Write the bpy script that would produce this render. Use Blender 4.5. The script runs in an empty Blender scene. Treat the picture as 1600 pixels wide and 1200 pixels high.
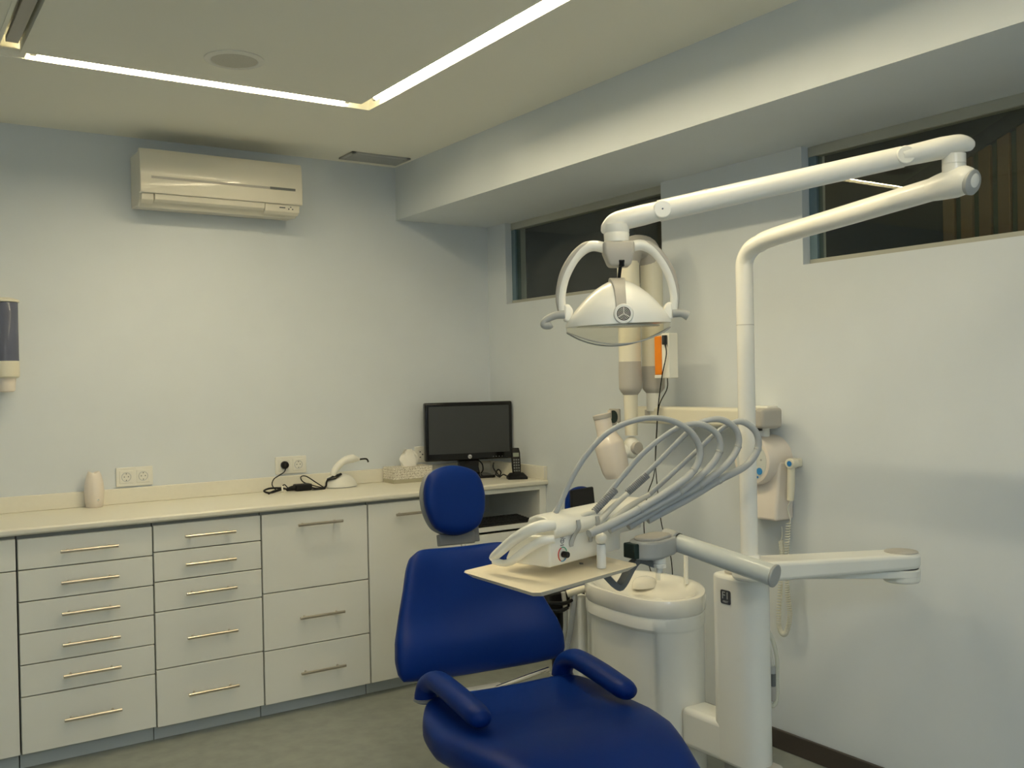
import bpy, bmesh, math, random
from mathutils import Vector, Matrix
random.seed(7)
R = math.radians
SC = bpy.context.scene
COL = SC.collection

# ------------------------------------------------------------------ camera
CAM = Vector((-2.8488, -4.4666, 1.4163))
YAW, PITCH, ROLL, FPX = -0.5903, -0.0071, -0.0198, 1518.94
_f = Vector((-math.sin(YAW)*math.cos(PITCH), math.cos(YAW)*math.cos(PITCH), math.sin(PITCH)))
_r0 = Vector((math.cos(YAW), math.sin(YAW), 0)); _u0 = _r0.cross(_f)
_r = _r0*math.cos(ROLL) + _u0*math.sin(ROLL)
_u = -_r0*math.sin(ROLL) + _u0*math.cos(ROLL)
cd = bpy.data.cameras.new('camera'); cam = bpy.data.objects.new('camera', cd); COL.objects.link(cam)
cd.sensor_width = 36; cd.lens = FPX/1600*36; cd.clip_start = .05
m3 = Matrix((_r, _u, -_f)).transposed()
cam.matrix_world = Matrix.Translation(CAM) @ m3.to_4x4()
SC.camera = cam

# ------------------------------------------------------------------ world, exposure, lamps
w = bpy.data.worlds.new('night'); SC.world = w; w.use_nodes = True
w.node_tree.nodes['Background'].inputs[0].default_value = (.30, .36, .45, 1)
w.node_tree.nodes['Background'].inputs[1].default_value = .004
vs = SC.view_settings
vs.view_transform = 'Standard'; vs.look = 'None'; vs.gamma = 1; vs.use_curve_mapping = False; vs.exposure = 0.33
SC.cycles.max_bounces = 10; SC.cycles.diffuse_bounces = 6; SC.cycles.transparent_max_bounces = 12
SC.cycles.use_denoising = True
SC.cycles.sample_clamp_indirect = 4
TUBE_W = 84.0                      # radiance of the recessed warm tubes
FILL_W = 15.0                      # cool fill light, added out of view at the rear of the room
TUBE_COL = (1.0, .85, .55)
FILL_COL = (.82, .92, 1.0)

def point_of(px, py, Z):           # point seen at a pixel of the 1600x1200 photograph, at depth Z
    return CAM + (_f + _r*((px-800)/FPX) + _u*((600-py)/FPX))*Z
def on(px, py, ax, v):             # the same, on the plane axis = v
    d = _f + _r*((px-800)/FPX) + _u*((600-py)/FPX)
    return CAM + d*((v-CAM[ax])/d[ax])

# ------------------------------------------------------------------ materials
def mat(name, col, rough=.5, metal=0., coat=0., spec=.5, noise=0., nscale=40., bump=0., col2=None, emis=None, es=0., trans=0., ior=1.45):
    m = bpy.data.materials.new(name); m.use_nodes = True
    nt = m.node_tree; b = nt.nodes['Principled BSDF']
    b.inputs['Base Color'].default_value = (*col, 1)
    b.inputs['Roughness'].default_value = rough
    b.inputs['Metallic'].default_value = metal
    b.inputs['Coat Weight'].default_value = coat
    b.inputs['Coat Roughness'].default_value = .08
    b.inputs['Specular IOR Level'].default_value = spec
    b.inputs['Transmission Weight'].default_value = trans
    b.inputs['IOR'].default_value = ior
    if emis:
        b.inputs['Emission Color'].default_value = (*emis, 1); b.inputs['Emission Strength'].default_value = es
    if noise or bump:
        tc = nt.nodes.new('ShaderNodeTexCoord'); n = nt.nodes.new('ShaderNodeTexNoise')
        n.inputs['Scale'].default_value = nscale; n.inputs['Detail'].default_value = 5
        nt.links.new(tc.outputs['Object'], n.inputs['Vector'])
        if noise:
            mx = nt.nodes.new('ShaderNodeMix'); mx.data_type = 'RGBA'
            c2 = col2 or tuple(c*(1-noise) for c in col)
            mx.inputs[6].default_value = (*col, 1); mx.inputs[7].default_value = (*c2, 1)
            cr = nt.nodes.new('ShaderNodeMapRange'); cr.inputs[1].default_value = .35; cr.inputs[2].default_value = .65
            nt.links.new(n.outputs['Fac'], cr.inputs[0]); nt.links.new(cr.outputs[0], mx.inputs[0])
            nt.links.new(mx.outputs[2], b.inputs['Base Color'])
        if bump:
            bp = nt.nodes.new('ShaderNodeBump'); bp.inputs['Strength'].default_value = bump; bp.inputs['Distance'].default_value = .002
            nt.links.new(n.outputs['Fac'], bp.inputs['Height']); nt.links.new(bp.outputs[0], b.inputs['Normal'])
    return m
WALL = mat('wall_paint', (.68, .725, .76), .6, noise=.02, nscale=6, bump=.12)
CEIL = mat('ceiling_paint', (.87, .86, .77), .8)
FLOOR = mat('vinyl_floor', (.30, .32, .29), .45, noise=1, nscale=14, col2=(.25, .27, .245))
SKIRT = mat('dark_skirting', (.055, .045, .038), .45)
FRAME = mat('window_frame_paint', (.42, .42, .36), .5)
FRAMEB = mat('blue_grey_frame', (.13, .20, .24), .4)
FRONT = mat('cabinet_laminate', (.82, .82, .76), .38, noise=.02, nscale=3)
TOPM = mat('worktop_laminate', (.80, .77, .66), .33, noise=.02, nscale=60)
PLINTH = mat('plinth_laminate', (.52, .56, .56), .4)
DARK = mat('dark_gap', (.05, .05, .05), .8)
STEEL = mat('brushed_steel', (.62, .56, .48), .28, metal=1)
CHROME = mat('chrome', (.8, .78, .72), .12, metal=1)
WPLAS = mat('white_plastic', (.80, .79, .72), .3, coat=.3)
UNIT = mat('enamel_unit_white', (.82, .82, .76), .28, coat=.4)
LAMPW = mat('lamp_white', (.87, .86, .80), .3, coat=.3)
AC = mat('ac_cream', (.76, .72, .61), .5, coat=.5)
ACG = mat('ac_grey', (.42, .40, .34), .4)
CREAM = mat('cream_plastic', (.76, .72, .58), .3, coat=.3)
PINKW = mat('warm_white_plastic', (.78, .71, .63), .35, coat=.3)
GREY = mat('light_grey_plastic', (.40, .41, .40), .45)
BGREY = mat('beige_grey_plastic', (.44, .42, .38), .45)
MGREY = mat('mid_grey_plastic', (.23, .235, .235), .45)
DGREY = mat('dark_grey_metal', (.13, .14, .14), .4)
HOSE = mat('grey_hose', (.41, .43, .44), .42)
HOSEW = mat('pale_hose', (.62, .62, .57), .42)
RIB = mat('ribbed_grey', (.22, .23, .25), .5)
BLACK = mat('black_plastic', (.006, .006, .006), .12)
BLACKM = mat('black_matt', (.008, .008, .009), .5, spec=.3)
BLUE = mat('blue_vinyl', (.001, .019, .150), .42, bump=.2, nscale=350, spec=.16)
ORANGE = mat('orange_plastic', (.80, .24, .015), .35)
PAPER = mat('tissue_paper', (.86, .84, .78), .8)
CORD = mat('coiled_cord', (.66, .66, .58), .45)
TEAL = mat('dark_green_electronics', (.006, .022, .018), .4)
SKYB = mat('blue_button', (.03, .22, .55), .4)
RED = mat('red_mark', (.55, .06, .05), .5)
GREEN = mat('green_mark', (.08, .45, .25), .5)
SCREEN = mat('monitor_screen', (.03, .033, .034), .36, spec=.8)
LCD = mat('phone_display', (.22, .25, .20), .3)
FENCE = mat('fence_brown', (.42, .24, .09), .6, noise=.25, nscale=5)
FENCEG = mat('fence_green', (.11, .13, .05), .6)
TUBE = mat('lamp_tube', (1, 1, 1), .5, emis=TUBE_COL, es=TUBE_W)
FILL = mat('fill_light', (1, 1, 1), .5, emis=FILL_COL, es=FILL_W)
TANK = mat('smoky_blue_tank', (.17, .185, .26), .12, trans=.3, ior=1.2)
BOTTLE = mat('frosted_bottle', (.72, .74, .74), .3)

def glass(name, tint, ior, base=0.):
    m = bpy.data.materials.new(name); m.use_nodes = True; nt = m.node_tree
    nt.nodes.remove(nt.nodes['Principled BSDF'])
    tr = nt.nodes.new('ShaderNodeBsdfTransparent'); tr.inputs[0].default_value = (*tint, 1)
    gl = nt.nodes.new('ShaderNodeBsdfGlossy'); gl.inputs['Roughness'].default_value = .0
    lw = nt.nodes.new('ShaderNodeLayerWeight'); lw.inputs[0].default_value = .5
    pw = nt.nodes.new('ShaderNodeMath'); pw.operation = 'POWER'; pw.inputs[1].default_value = 5
    fr = nt.nodes.new('ShaderNodeMapRange'); fr.inputs[3].default_value = ior; fr.inputs[4].default_value = 1
    nt.links.new(lw.outputs['Facing'], pw.inputs[0]); nt.links.new(pw.outputs[0], fr.inputs[0])
    mx = nt.nodes.new('ShaderNodeMixShader')
    nt.links.new(fr.outputs[0], mx.inputs[0]); nt.links.new(tr.outputs[0], mx.inputs[1]); nt.links.new(gl.outputs[0], mx.inputs[2])
    nt.links.new(mx.outputs[0], nt.nodes['Material Output'].inputs[0])
    return m
GLASS = glass('window_glass', (.86, .89, .84), .085)
CLEAR = glass('clear_shield', (.95, .94, .89), .05)

def tissue_mat():                                # printed handwriting pattern on the carton
    m = mat('scribble_print', (.74, .70, .60), .5); nt = m.node_tree; b = nt.nodes['Principled BSDF']
    tc = nt.nodes.new('ShaderNodeTexCoord'); mp = nt.nodes.new('ShaderNodeMapping'); mp.inputs['Scale'].default_value = (1.5, 1.5, 1)
    wv = nt.nodes.new('ShaderNodeTexWave'); wv.wave_type = 'BANDS'; wv.bands_direction = 'Z'
    wv.inputs['Scale'].default_value = 26; wv.inputs['Distortion'].default_value = 9; wv.inputs['Detail'].default_value = 3; wv.inputs['Detail Scale'].default_value = 5
    cr = nt.nodes.new('ShaderNodeValToRGB'); cr.color_ramp.elements[0].position = .10; cr.color_ramp.elements[0].color = (.33, .29, .22, 1)
    cr.color_ramp.elements[1].position = .26; cr.color_ramp.elements[1].color = (.78, .74, .64, 1)
    nt.links.new(tc.outputs['Object'], mp.inputs[0]); nt.links.new(mp.outputs[0], wv.inputs[0])
    nt.links.new(wv.outputs['Fac'], cr.inputs[0]); nt.links.new(cr.outputs[0], b.inputs['Base Color'])
    return m
SCRIB = tissue_mat()

# ------------------------------------------------------------------ mesh helpers
def catmull(pts, n=8):
    P = [Vector(p) for p in pts]
    if len(P) < 3: return P
    out = []
    for i in range(len(P)-1):
        a = P[i-1] if i else P[0]*2-P[1]
        b, c = P[i], P[i+1]
        d = P[i+2] if i+2 < len(P) else P[-1]*2-P[-2]
        for k in range(n):
            t = k/n
            out.append(.5*((2*b)+(c-a)*t+(2*a-5*b+4*c-d)*t*t+(3*b-a-3*c+d)*t**3))
    out.append(P[-1]); return out
def interp(vals, n):
    out = []
    for i in range(n):
        t = i/(n-1)*(len(vals)-1); k = min(int(t), len(vals)-2); f = t-k
        out.append(vals[k]*(1-f)+vals[k+1]*f)
    return out
class MB:
    def __init__(s, xf=None): s.bm = bmesh.new(); s.xf = xf or Matrix.Identity(4)
    def v(s, p): return s.bm.verts.new(s.xf @ Vector(p))
    def face(s, vs):
        try: return s.bm.faces.new(vs)
        except ValueError: return None
    def box(s, a, b, rot=None):
        x0, y0, z0 = a; x1, y1, z1 = b
        V = [s.v(p) for p in ((x0,y0,z0),(x1,y0,z0),(x1,y1,z0),(x0,y1,z0),(x0,y0,z1),(x1,y0,z1),(x1,y1,z1),(x0,y1,z1))]
        for f in ((0,3,2,1),(4,5,6,7),(0,1,5,4),(1,2,6,5),(2,3,7,6),(3,0,4,7)): s.face([V[i] for i in f])
        return s
    def loft(s, rings, cap=True, closed=True):
        Rr = [[s.v(p) for p in r] for r in rings]; n = len(Rr[0])
        for i in range(len(Rr)-1):
            for k in range(n if closed else n-1):
                s.face([Rr[i][k], Rr[i][(k+1) % n], Rr[i+1][(k+1) % n], Rr[i+1][k]])
        if cap: s.face(list(reversed(Rr[0]))); s.face(Rr[-1])
        return s
    def tube(s, pts, rad, seg=14, smooth=8, flat=1.0, up=None):
        P = catmull(pts, smooth) if smooth and len(pts) > 2 else [Vector(p) for p in pts]
        rr = interp(rad if isinstance(rad, (list, tuple)) else [rad, rad], len(P))
        rings = []; t0 = (P[1]-P[0]).normalized()
        nrm = Vector(up) if up else (Vector((0,0,1)) if abs(t0.z) < .9 else Vector((1,0,0)))
        nrm = (nrm-t0*nrm.dot(t0)).normalized()
        for i, p in enumerate(P):
            t = (P[min(i+1, len(P)-1)]-P[max(i-1, 0)]).normalized()
            nrm = (nrm-t*nrm.dot(t)).normalized(); bn = t.cross(nrm)
            rings.append([p+(nrm*math.cos(a)*flat+bn*math.sin(a))*rr[i] for a in [2*math.pi*k/seg for k in range(seg)]])
        return s.loft(rings)
    def cyl(s, a, b, r0, r1=None, seg=32): return s.tube([a, b], [r0, r0 if r1 is None else r1], seg, 0)
    def lathe(s, prof, o, ax=(0,0,1), seg=36):
        ax = Vector(ax).normalized(); o = Vector(o)
        n = (Vector((1,0,0)) if abs(ax.x) < .9 else Vector((0,1,0))); n = (n-ax*n.dot(ax)).normalized(); bn = ax.cross(n)
        return s.loft([[o+ax*h+(n*math.cos(a)+bn*math.sin(a))*max(r, 1e-5) for a in [2*math.pi*k/seg for k in range(seg)]] for r, h in prof])
    def prism(s, poly, z0, z1, top=None):
        top = top or poly
        return s.loft([[(p[0], p[1], z0) for p in poly], [(p[0], p[1], z1) for p in top]])
    def ball(s, c, r, seg=20, sc=(1,1,1)):
        c = Vector(c)
        rings = []
        for i in range(seg//2+1):
            ph = math.pi*i/(seg//2)
            rings.append([c+Vector((sc[0]*r*max(math.sin(ph),1e-4)*math.cos(a), sc[1]*r*max(math.sin(ph),1e-4)*math.sin(a), -sc[2]*r*math.cos(ph))) for a in [2*math.pi*k/seg for k in range(seg)]])
        return s.loft(rings)
    def pad(s, fn, n=28):                      # closed cushion: fn(a,b,side)->point, a,b in [-1,1]
        g = [math.sin(math.pi/2*(2*i/n-1)) for i in range(n+1)]
        F = [[s.v(fn(a, b, 1)) for b in g] for a in g]
        B = [[F[i][j] if i in (0, n) or j in (0, n) else s.v(fn(g[i], g[j], -1)) for j in range(n+1)] for i in range(n+1)]
        for i in range(n):
            for j in range(n):
                s.face([F[i][j], F[i+1][j], F[i+1][j+1], F[i][j+1]]); s.face([B[i][j], B[i][j+1], B[i+1][j+1], B[i+1][j]])
        return s
    def build(s, name, m, parent=None, bevel=0., seg=3, smooth=True, ang=40, sub=0):
        bmesh.ops.recalc_face_normals(s.bm, faces=s.bm.faces)
        me = bpy.data.meshes.new(name)
        s.bm.to_mesh(me); s.bm.free()
        me.materials.append(m)
        if smooth:
            for p in me.polygons: p.use_smooth = True
            me.set_sharp_from_angle(angle=R(ang))
        o = bpy.data.objects.new(name, me); COL.objects.link(o)
        if parent:
            o.parent = parent; o.matrix_parent_inverse = WM[parent.name].inverted()
        WM[o.name] = Matrix.Identity(4)
        if bevel:
            bv = o.modifiers.new('bevel', 'BEVEL'); bv.width = bevel; bv.segments = seg; bv.limit_method = 'ANGLE'; bv.angle_limit = R(35)
            bv.harden_normals = False
            if smooth:
                for p in me.polygons: p.use_smooth = True
                me.set_sharp_from_angle(angle=R(85))
        if sub:
            sb = o.modifiers.new('sub', 'SUBSURF'); sb.levels = sub; sb.render_levels = sub
        return o
WM = {}
def tag(o, label=None, cat=None, group=None, kind=None):
    if label: o['label'] = label
    if cat: o['category'] = cat
    if group: o['group'] = group
    if kind: o['kind'] = kind
    return o
def thing(name, label, cat, loc=(0,0,0), rz=0, group=None, kind=None):
    o = bpy.data.objects.new(name, None); COL.objects.link(o); o.empty_display_size = .05
    o.location = loc; o.rotation_euler = (0, 0, rz)
    WM[o.name] = Matrix.Translation(Vector(loc)) @ Matrix.Rotation(rz, 4, 'Z')
    return tag(o, label, cat, group, kind)
def text(name, s, size, m, mtx, parent, ext=.0006, align='CENTER'):
    cu = bpy.data.curves.new(name, 'FONT'); cu.body = s; cu.size = size; cu.extrude = ext; cu.align_x = align; cu.align_y = 'CENTER'
    t = bpy.data.objects.new('tmp', cu); COL.objects.link(t)
    dg = bpy.context.evaluated_depsgraph_get(); me = bpy.data.meshes.new_from_object(t.evaluated_get(dg))
    bpy.data.objects.remove(t)
    me.transform(mtx); me.materials.clear(); me.materials.append(m)
    o = bpy.data.objects.new(name, me); COL.objects.link(o)
    o.parent = parent; o.matrix_parent_inverse = WM[parent.name].inverted(); WM[o.name] = Matrix.Identity(4)
    return o
def face_mtx(o, x, n):                          # local X -> x, local Z -> n (facing)
    x = Vector(x).normalized(); n = Vector(n).normalized(); y = n.cross(x)
    return Matrix.Translation(Vector(o)) @ Matrix((x, y, n)).transposed().to_4x4()
def stadium(ax, ay, bx, by, ra, rb, n=14):
    a = Vector((ax, ay)); b = Vector((bx, by)); d = (b-a); L = d.length; d.normalize(); th = math.atan2(d.y, d.x)
    off = math.asin((ra-rb)/L) if L > abs(ra-rb) else 0
    out = []
    for k in range(n+1):
        t = th+math.pi/2-off+(math.pi+2*off)*k/n; out.append((a.x+ra*math.cos(t), a.y+ra*math.sin(t)))
    for k in range(n+1):
        t = th-math.pi/2+off+(math.pi-2*off)*k/n; out.append((b.x+rb*math.cos(t), b.y+rb*math.sin(t)))
    return out
def rrect(x0, y0, x1, y1, r, n=6):
    out = []
    for cx, cy, a0 in ((x1-r, y1-r, 0), (x0+r, y1-r, 90), (x0+r, y0+r, 180), (x1-r, y0+r, 270)):
        for k in range(n+1):
            a = R(a0+90*k/n); out.append((cx+r*math.cos(a), cy+r*math.sin(a)))
    return out

# ------------------------------------------------------------------ room shell
H, ZB, XB = 2.50, 2.2315, -.5522
XL, YF = -4.3, -6.6
GX0, GX1, GY0, GY1, GW = -2.462, -1.128, -3.50, -.905, .064       # light channel: outer rectangle and width
def struct(o): o['kind'] = 'structure'; return o
struct(MB().box((XL-.1, YF-.1, -.1), (.3, .1, 0)).build('floor', FLOOR, smooth=False))
c = MB()
zt = H+.07
c.box((XL-.1, YF-.1, H), (GX0, .1, zt)); c.box((GX1, YF-.1, H), (.0, .1, zt))
c.box((GX0, YF-.1, H), (GX1, GY0, zt)); c.box((GX0, GY1, H), (GX1, .1, zt))
c.box((GX0+GW, GY0+GW, H), (GX1-GW, GY1-GW, zt)); c.box((XL-.1, YF-.1, zt), (.0, .1, zt+.05))
struct(c.build('ceiling', CEIL, smooth=False))
struct(MB().box((XL-.1, 0, 0), (0, .12, H)).build('wall_back', WALL, smooth=False))
struct(MB().box((XL-.1, YF-.1, 0), (XL, 0, H)).build('wall_left', WALL, smooth=False))
struct(MB().box((XL, YF-.1, 0), (0, YF, H)).build('wall_front', WALL, smooth=False))
WIN = [(-1.382, -.178), (-3.75, -2.127)]; ZS = 1.803
wl = MB(); wl.box((0, YF-.1, 0), (.13, .12, ZS)); wl.box((0, YF-.1, ZB), (.13, .12, H))
ys = [YF-.1, WIN[1][0], WIN[1][1], WIN[0][0], WIN[0][1], .12]
for i in (0, 2, 4): wl.box((0, ys[i], ZS), (.13, ys[i+1], ZB))
struct(wl.build('wall_right', WALL, smooth=False))
struct(MB().box((XB, YF, ZB), (0, 0, H)).build('trim_1', WALL, smooth=False))       # boxed-in beam along the window wall
struct(MB().box((-.014, YF, 0), (0, -.53, .072)).build('baseboard_right', SKIRT, bevel=.003))
for i, (y0, y1) in enumerate(WIN):
    fr = MB(); x0, x1 = .036, .075
    fr.box((x0, y0, ZB-.036), (x1, y1, ZB)); fr.box((x0, y0, ZS), (x1, y1, ZS+.020)); fr.box((x0, y0, ZS+.02), (x1, y0+.015, ZB-.036))
    wob = struct(fr.build('window_%d' % (i+1), FRAME, bevel=.002))
    MB().box((x0+.002, y1-.034, ZS+.02), (x1, y1, ZB-.036)).build('side_frame', FRAMEB, wob, bevel=.002)
    MB().box((.048, y0+.015, ZS+.020), (.052, y1-.034, ZB-.036)).build('pane', GLASS, wob, smooth=False)
# light well outside: dark retaining wall and a sloping board fence
struct(MB().box((1.5, -5, .9), (1.6, .5, 3.4)).build('trim_2', mat('concrete_dark', (.10, .10, .085), .9), smooth=False))
struct(MB().box((.13, -5, 1.5), (1.6, .5, 1.56)).build('trim_3', mat('light_well_floor', (.10, .10, .09), .9), smooth=False))
fe = thing('board_fence', 'brown and green vertical board fence outside the right hand window', 'fence', (.5, -3.0, 1.56))
y = -2.36; k = 0
while y > -3.9:
    wdt = (.046, .024)[k % 2]
    zt = 2.16 + (-2.36-y)*.40
    MB().box((.50+.012*(k % 2), y-wdt, 1.56), (.525, y-.002, zt)).build('board', FENCEG if k % 2 else FENCE, fe, bevel=.002)
    y -= wdt; k += 1
MB().loft([[(.49, -2.2, 2.07), (.54, -2.2, 2.07), (.54, -2.2, 2.13), (.49, -2.2, 2.13)], [(.49, -3.9, 2.75), (.54, -3.9, 2.75), (.54, -3.9, 2.81), (.49, -3.9, 2.81)]]).build('rail', DARK, fe)
pl = bpy.data.lights.new('added_fence_fill', 'POINT'); pl.energy = 9; pl.color = (1, .80, .45); pl.shadow_soft_size = .05  # added point light that brightens the boards; no known lamp outside
po = bpy.data.objects.new('added_fence_fill', pl); COL.objects.link(po); po.location = (.2+.12, -4.3, 2.3)
# ------------------------------------------------------------------ ceiling lights, speaker, vent
def strip(label, a, b, lit, axis, tm=None):
    cx = (a[0]+b[0])/2; cy = (a[1]+b[1])/2
    t = thing('light_strip', label, 'light', (cx, cy, H+.06), group='recessed light channel strips')
    MB().tube([(a[0], a[1], H+.018), (b[0], b[1], H+.018)], .0115, 16, 0).build('tube', (tm or TUBE) if lit else GREY, t)
    d = Vector((b[0]-a[0], b[1]-a[1], 0)).normalized()
    for e, sg in ((a, -1), (b, 1)):
        p = Vector((e[0], e[1], H+.018))
        MB().tube([p, p+d*sg*.018], .013, 16, 0).build('end_cap', WPLAS, t)
        q = p+d*sg*.03
        MB().box((q.x-.006, q.y-.006, H+.018), (q.x+.006, q.y+.006, H+.069)).build('holder', WPLAS, t)
    return t
yb = GY1-GW/2; xr = GX1-GW/2; xl = GX0+GW/2; yf = GY0+GW/2
strip('lit recessed strip light running along the back wall', (-2.345, yb), (-1.25, yb), True, 0)
strip('lit recessed strip light running along the window side', (xr, -1.035), (xr, -3.10), True, 1)
strip('lit recessed strip light at the near end of the ceiling channel', (-2.345, yf), (-1.25, yf), True, 0, mat('lamp_tube_dim', (1, 1, 1), .5, emis=TUBE_COL, es=TUBE_W*.85))
t = thing('light_strip', 'unlit grey recessed channel cover at the top left of the ceiling', 'light', (xl, -2.2, H), group='recessed light channel strips')
MB().box((GX0+.014, GY0+GW+.05, H+.004), (GX0+GW-.014, GY1-GW-.075, H+.02)).build('cover', BGREY, t)
MB().box((GX0+.004, GY1-GW+.002, H+.003), (-2.378, GY1-.002, H+.012)).build('corner_cover', CEIL, t)
tr = MB()
for q in ((GX0-.012, GX0), (GX0+GW, GX0+GW+.012)): tr.box((q[0], GY0, H-.003), (q[1], GY1-GW, H+.001))
tr.build('edge_trim', CEIL, t)
pn = thing('added_fill_panel', 'square cool white fill light added to the ceiling, out of view at the rear of the room', 'light', (-2.9, -5.7, H))  # added fill for surfaces the strips do not reach; no known fixture
MB().box((-3.3, -6.1, H-.012), (-2.3, -5.3, H)).build('frame', WPLAS, pn, bevel=.003)
MB().box((-3.27, -6.07, H-.016), (-2.33, -5.33, H-.0115)).build('diffuser', FILL, pn)
sp = thing('ceiling_speaker', 'round white speaker set in the ceiling above the air conditioner', 'speaker', (-1.785, -1.245, H))
MB().lathe([(.098, 0), (.098, -.003), (.092, -.006), (.078, -.007), (.075, -.004), (.0749, 0)], (-1.785, -1.245, H)).build('ring', WPLAS, sp)
MB().lathe([(.075, 0), (.075, -.0045), (.06, -.0075), (.001, -.009)], (-1.785, -1.245, H)).build('grille', mat('speaker_grille', (.66, .64, .56), .7, noise=.2, nscale=700), sp)
vx0, vx1, vy0, vy1 = -.895, -.585, -.235, -.075
vt = thing('ceiling_vent', 'grey slotted ventilation grille in the ceiling beside the beam', 'vent', ((vx0+vx1)/2, (vy0+vy1)/2, H))
b = MB()
for a_, b_ in (((vx0, vy0), (vx1, vy0+.022)), ((vx0, vy1-.022), (vx1, vy1)), ((vx0, vy0), (vx0+.022, vy1)), ((vx1-.022, vy0), (vx1, vy1))):
    b.box((a_[0], a_[1], H-.008), (b_[0], b_[1], H))
b.build('frame', GREY, vt, bevel=.002)
MB().box((vx0+.02, vy0+.02, H-.002), (vx1-.02, vy1-.02, H)).build('backing', MGREY, vt)
for k in range(5):
    yy = vy0+.034+k*.023
    MB().loft([[(vx0+.02, yy, H-.002), (vx0+.02, yy+.003, H-.002), (vx0+.02, yy+.014, H-.012), (vx0+.02, yy+.011, H-.012)], [(vx1-.02, yy, H-.002), (vx1-.02, yy+.003, H-.002), (vx1-.02, yy+.014, H-.012), (vx1-.02, yy+.011, H-.012)]]).build('slat', GREY, vt)

# ------------------------------------------------------------------ air conditioner
ac = thing('air_conditioner', 'cream wall mounted air conditioner high on the back wall', 'air conditioner', (-1.495, 0, 2.2))
ax0, ax1, az0, az1 = -1.854, -1.136, 2.176, 2.416
def extr_x(b, prof, x0, x1): b.loft([[(x0, p[0], p[1]) for p in prof], [(x1, p[0], p[1]) for p in prof]])
b = MB(); extr_x(b, [(-.001, az0+.010), (-.13, az0+.0), (-.165, az0+.03), (-.170, az1-.02), (-.160, az1-.005), (-.001, az1-.002)], ax0+.006, ax1-.006); b.build('casing', AC, ac, bevel=.006)
b = MB()
def acfront(z): t = (z-az0)/(az1-az0); return -.196-.010*math.sin(t*math.pi)
zz = [az0+.052+(az1-az0-.052)*i/10 for i in range(11)]
prof = [(acfront(z)+(.006 if z == zz[-1] else 0), z) for z in zz] + [(-.165, az1), (-.165, az0+.052)]
extr_x(b, prof, ax0, ax1); fp = b.build('front_panel', AC, ac, bevel=.003)
zs_ = az0+.118
MB().box((ax0+.045, acfront(zs_)-.0012, zs_-.005), (ax1-.155, acfront(zs_)+.004, zs_+.005)).build('stripe', BGREY, fp)
MB().box((ax1-.155, acfront(zs_)-.0016, zs_-.005), (ax1-.035, acfront(zs_)+.004, zs_+.006)).build('indicator_window', DGREY, fp)
b = MB(); extr_x(b, [(-.165, az0+.052), (-.192, az0+.052), (-.186, az0+.028), (-.165, az0+.018)], ax0+.062, ax1-.175); b.build('louver', AC, ac, bevel=.003)
b = MB(); extr_x(b, [(-.160, az0+.052), (-.188, az0+.052), (-.182, az0+.020), (-.160, az0+.006)], ax1-.172, ax1-.008); lp = b.build('control_cover', AC, ac, bevel=.003)
b = MB(); extr_x(b, [(-.160, az0+.052), (-.188, az0+.052), (-.182, az0+.026), (-.160, az0+.010)], ax0+.008, ax0+.058); b.build('end_cover', AC, ac, bevel=.003)
MB().box((ax1-.105, -.188, az0+.035), (ax1-.078, -.184, az0+.040)).build('badge', DGREY, lp)
for k in range(3): MB().box((ax1-.063+k*.009, -.188, az0+.030+(.009 if k == 1 else 0)), (ax1-.058+k*.009, -.184, az0+.035+(.009 if k == 1 else 0))).build('marking', DGREY, lp)
# ------------------------------------------------------------------ cup dispenser at the left edge
dc = Vector((-2.361, -.065, 0))
dp = thing('cup_dispenser', 'cream and smoky blue wall dispenser at the left edge', 'dispenser', (dc.x, 0, 1.45))
MB().box((dc.x-.04, -.03, 1.50), (dc.x+.04, 0, 1.74)).build('bracket', CREAM, dp, bevel=.004)
MB().lathe([(.0505, 1.52), (.0505, 1.758), (.049, 1.76)], dc).build('tank', TANK, dp)
MB().lathe([(.052, 1.758), (.056, 1.760), (.056, 1.768), (.03, 1.777), (.001, 1.778)], dc).build('lid', CREAM, dp)
MB().lathe([(.044, 1.452), (.051, 1.458), (.052, 1.47), (.052, 1.52), (.049, 1.523)], dc).build('base', CREAM, dp)
MB().lathe([(.026, 1.396), (.033, 1.40), (.035, 1.41), (.038, 1.452), (.030, 1.456)], dc).build('cup_outlet', PINKW, dp)

# ------------------------------------------------------------------ sockets
def outlet(cx, cz, n, label, style='schuko', group=None):
    t = thing('wall_socket', label, 'socket', (cx, 0, cz), group=group)
    wd = .071*n+.012
    MB().box((cx-wd/2, -.009, cz-.0415), (cx+wd/2, 0, cz+.0415)).build('cover_plate', WPLAS, t, bevel=.003)
    for k in range(n):
        x = cx+(k-(n-1)/2)*.071
        if style == 'schuko':
            q = MB().box((x-.0275, -.0115, cz-.0275), (x+.0275, -.006, cz+.0275)).build('insert', WPLAS, t, bevel=.0015)
            MB().lathe([(.0205, 0), (.0205, .0012), (.018, .0014), (.0175, -.001), (.001, -.002)], (x, -.0112, cz), (0, -1, 0)).build('well', mat('socket_well', (.52, .54, .54), .4), q)
            for dx, dz in ((-.0085, .001), (.0085, .001), (0, .014), (0, -.014)):
                MB().cyl((x+dx, -.0120, cz+dz), (x+dx, -.0135, cz+dz), .0023, seg=10).build('contact', DGREY, q)
        else:
            q = MB().box((x-.026, -.0115, cz-.03), (x+.026, -.006, cz+.03)).build('insert', WPLAS, t, bevel=.0015)
            for i in range(5):
                dx, dz = [(-.014, .014), (.014, .014), (0, 0), (-.014, -.014), (.014, -.014)][i]
                MB().box((x+dx-.0035, -.0128, cz+dz-.0035), (x+dx+.0035, -.0112, cz+dz+.0035)).build('contact', DGREY, q)
    return t
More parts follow.
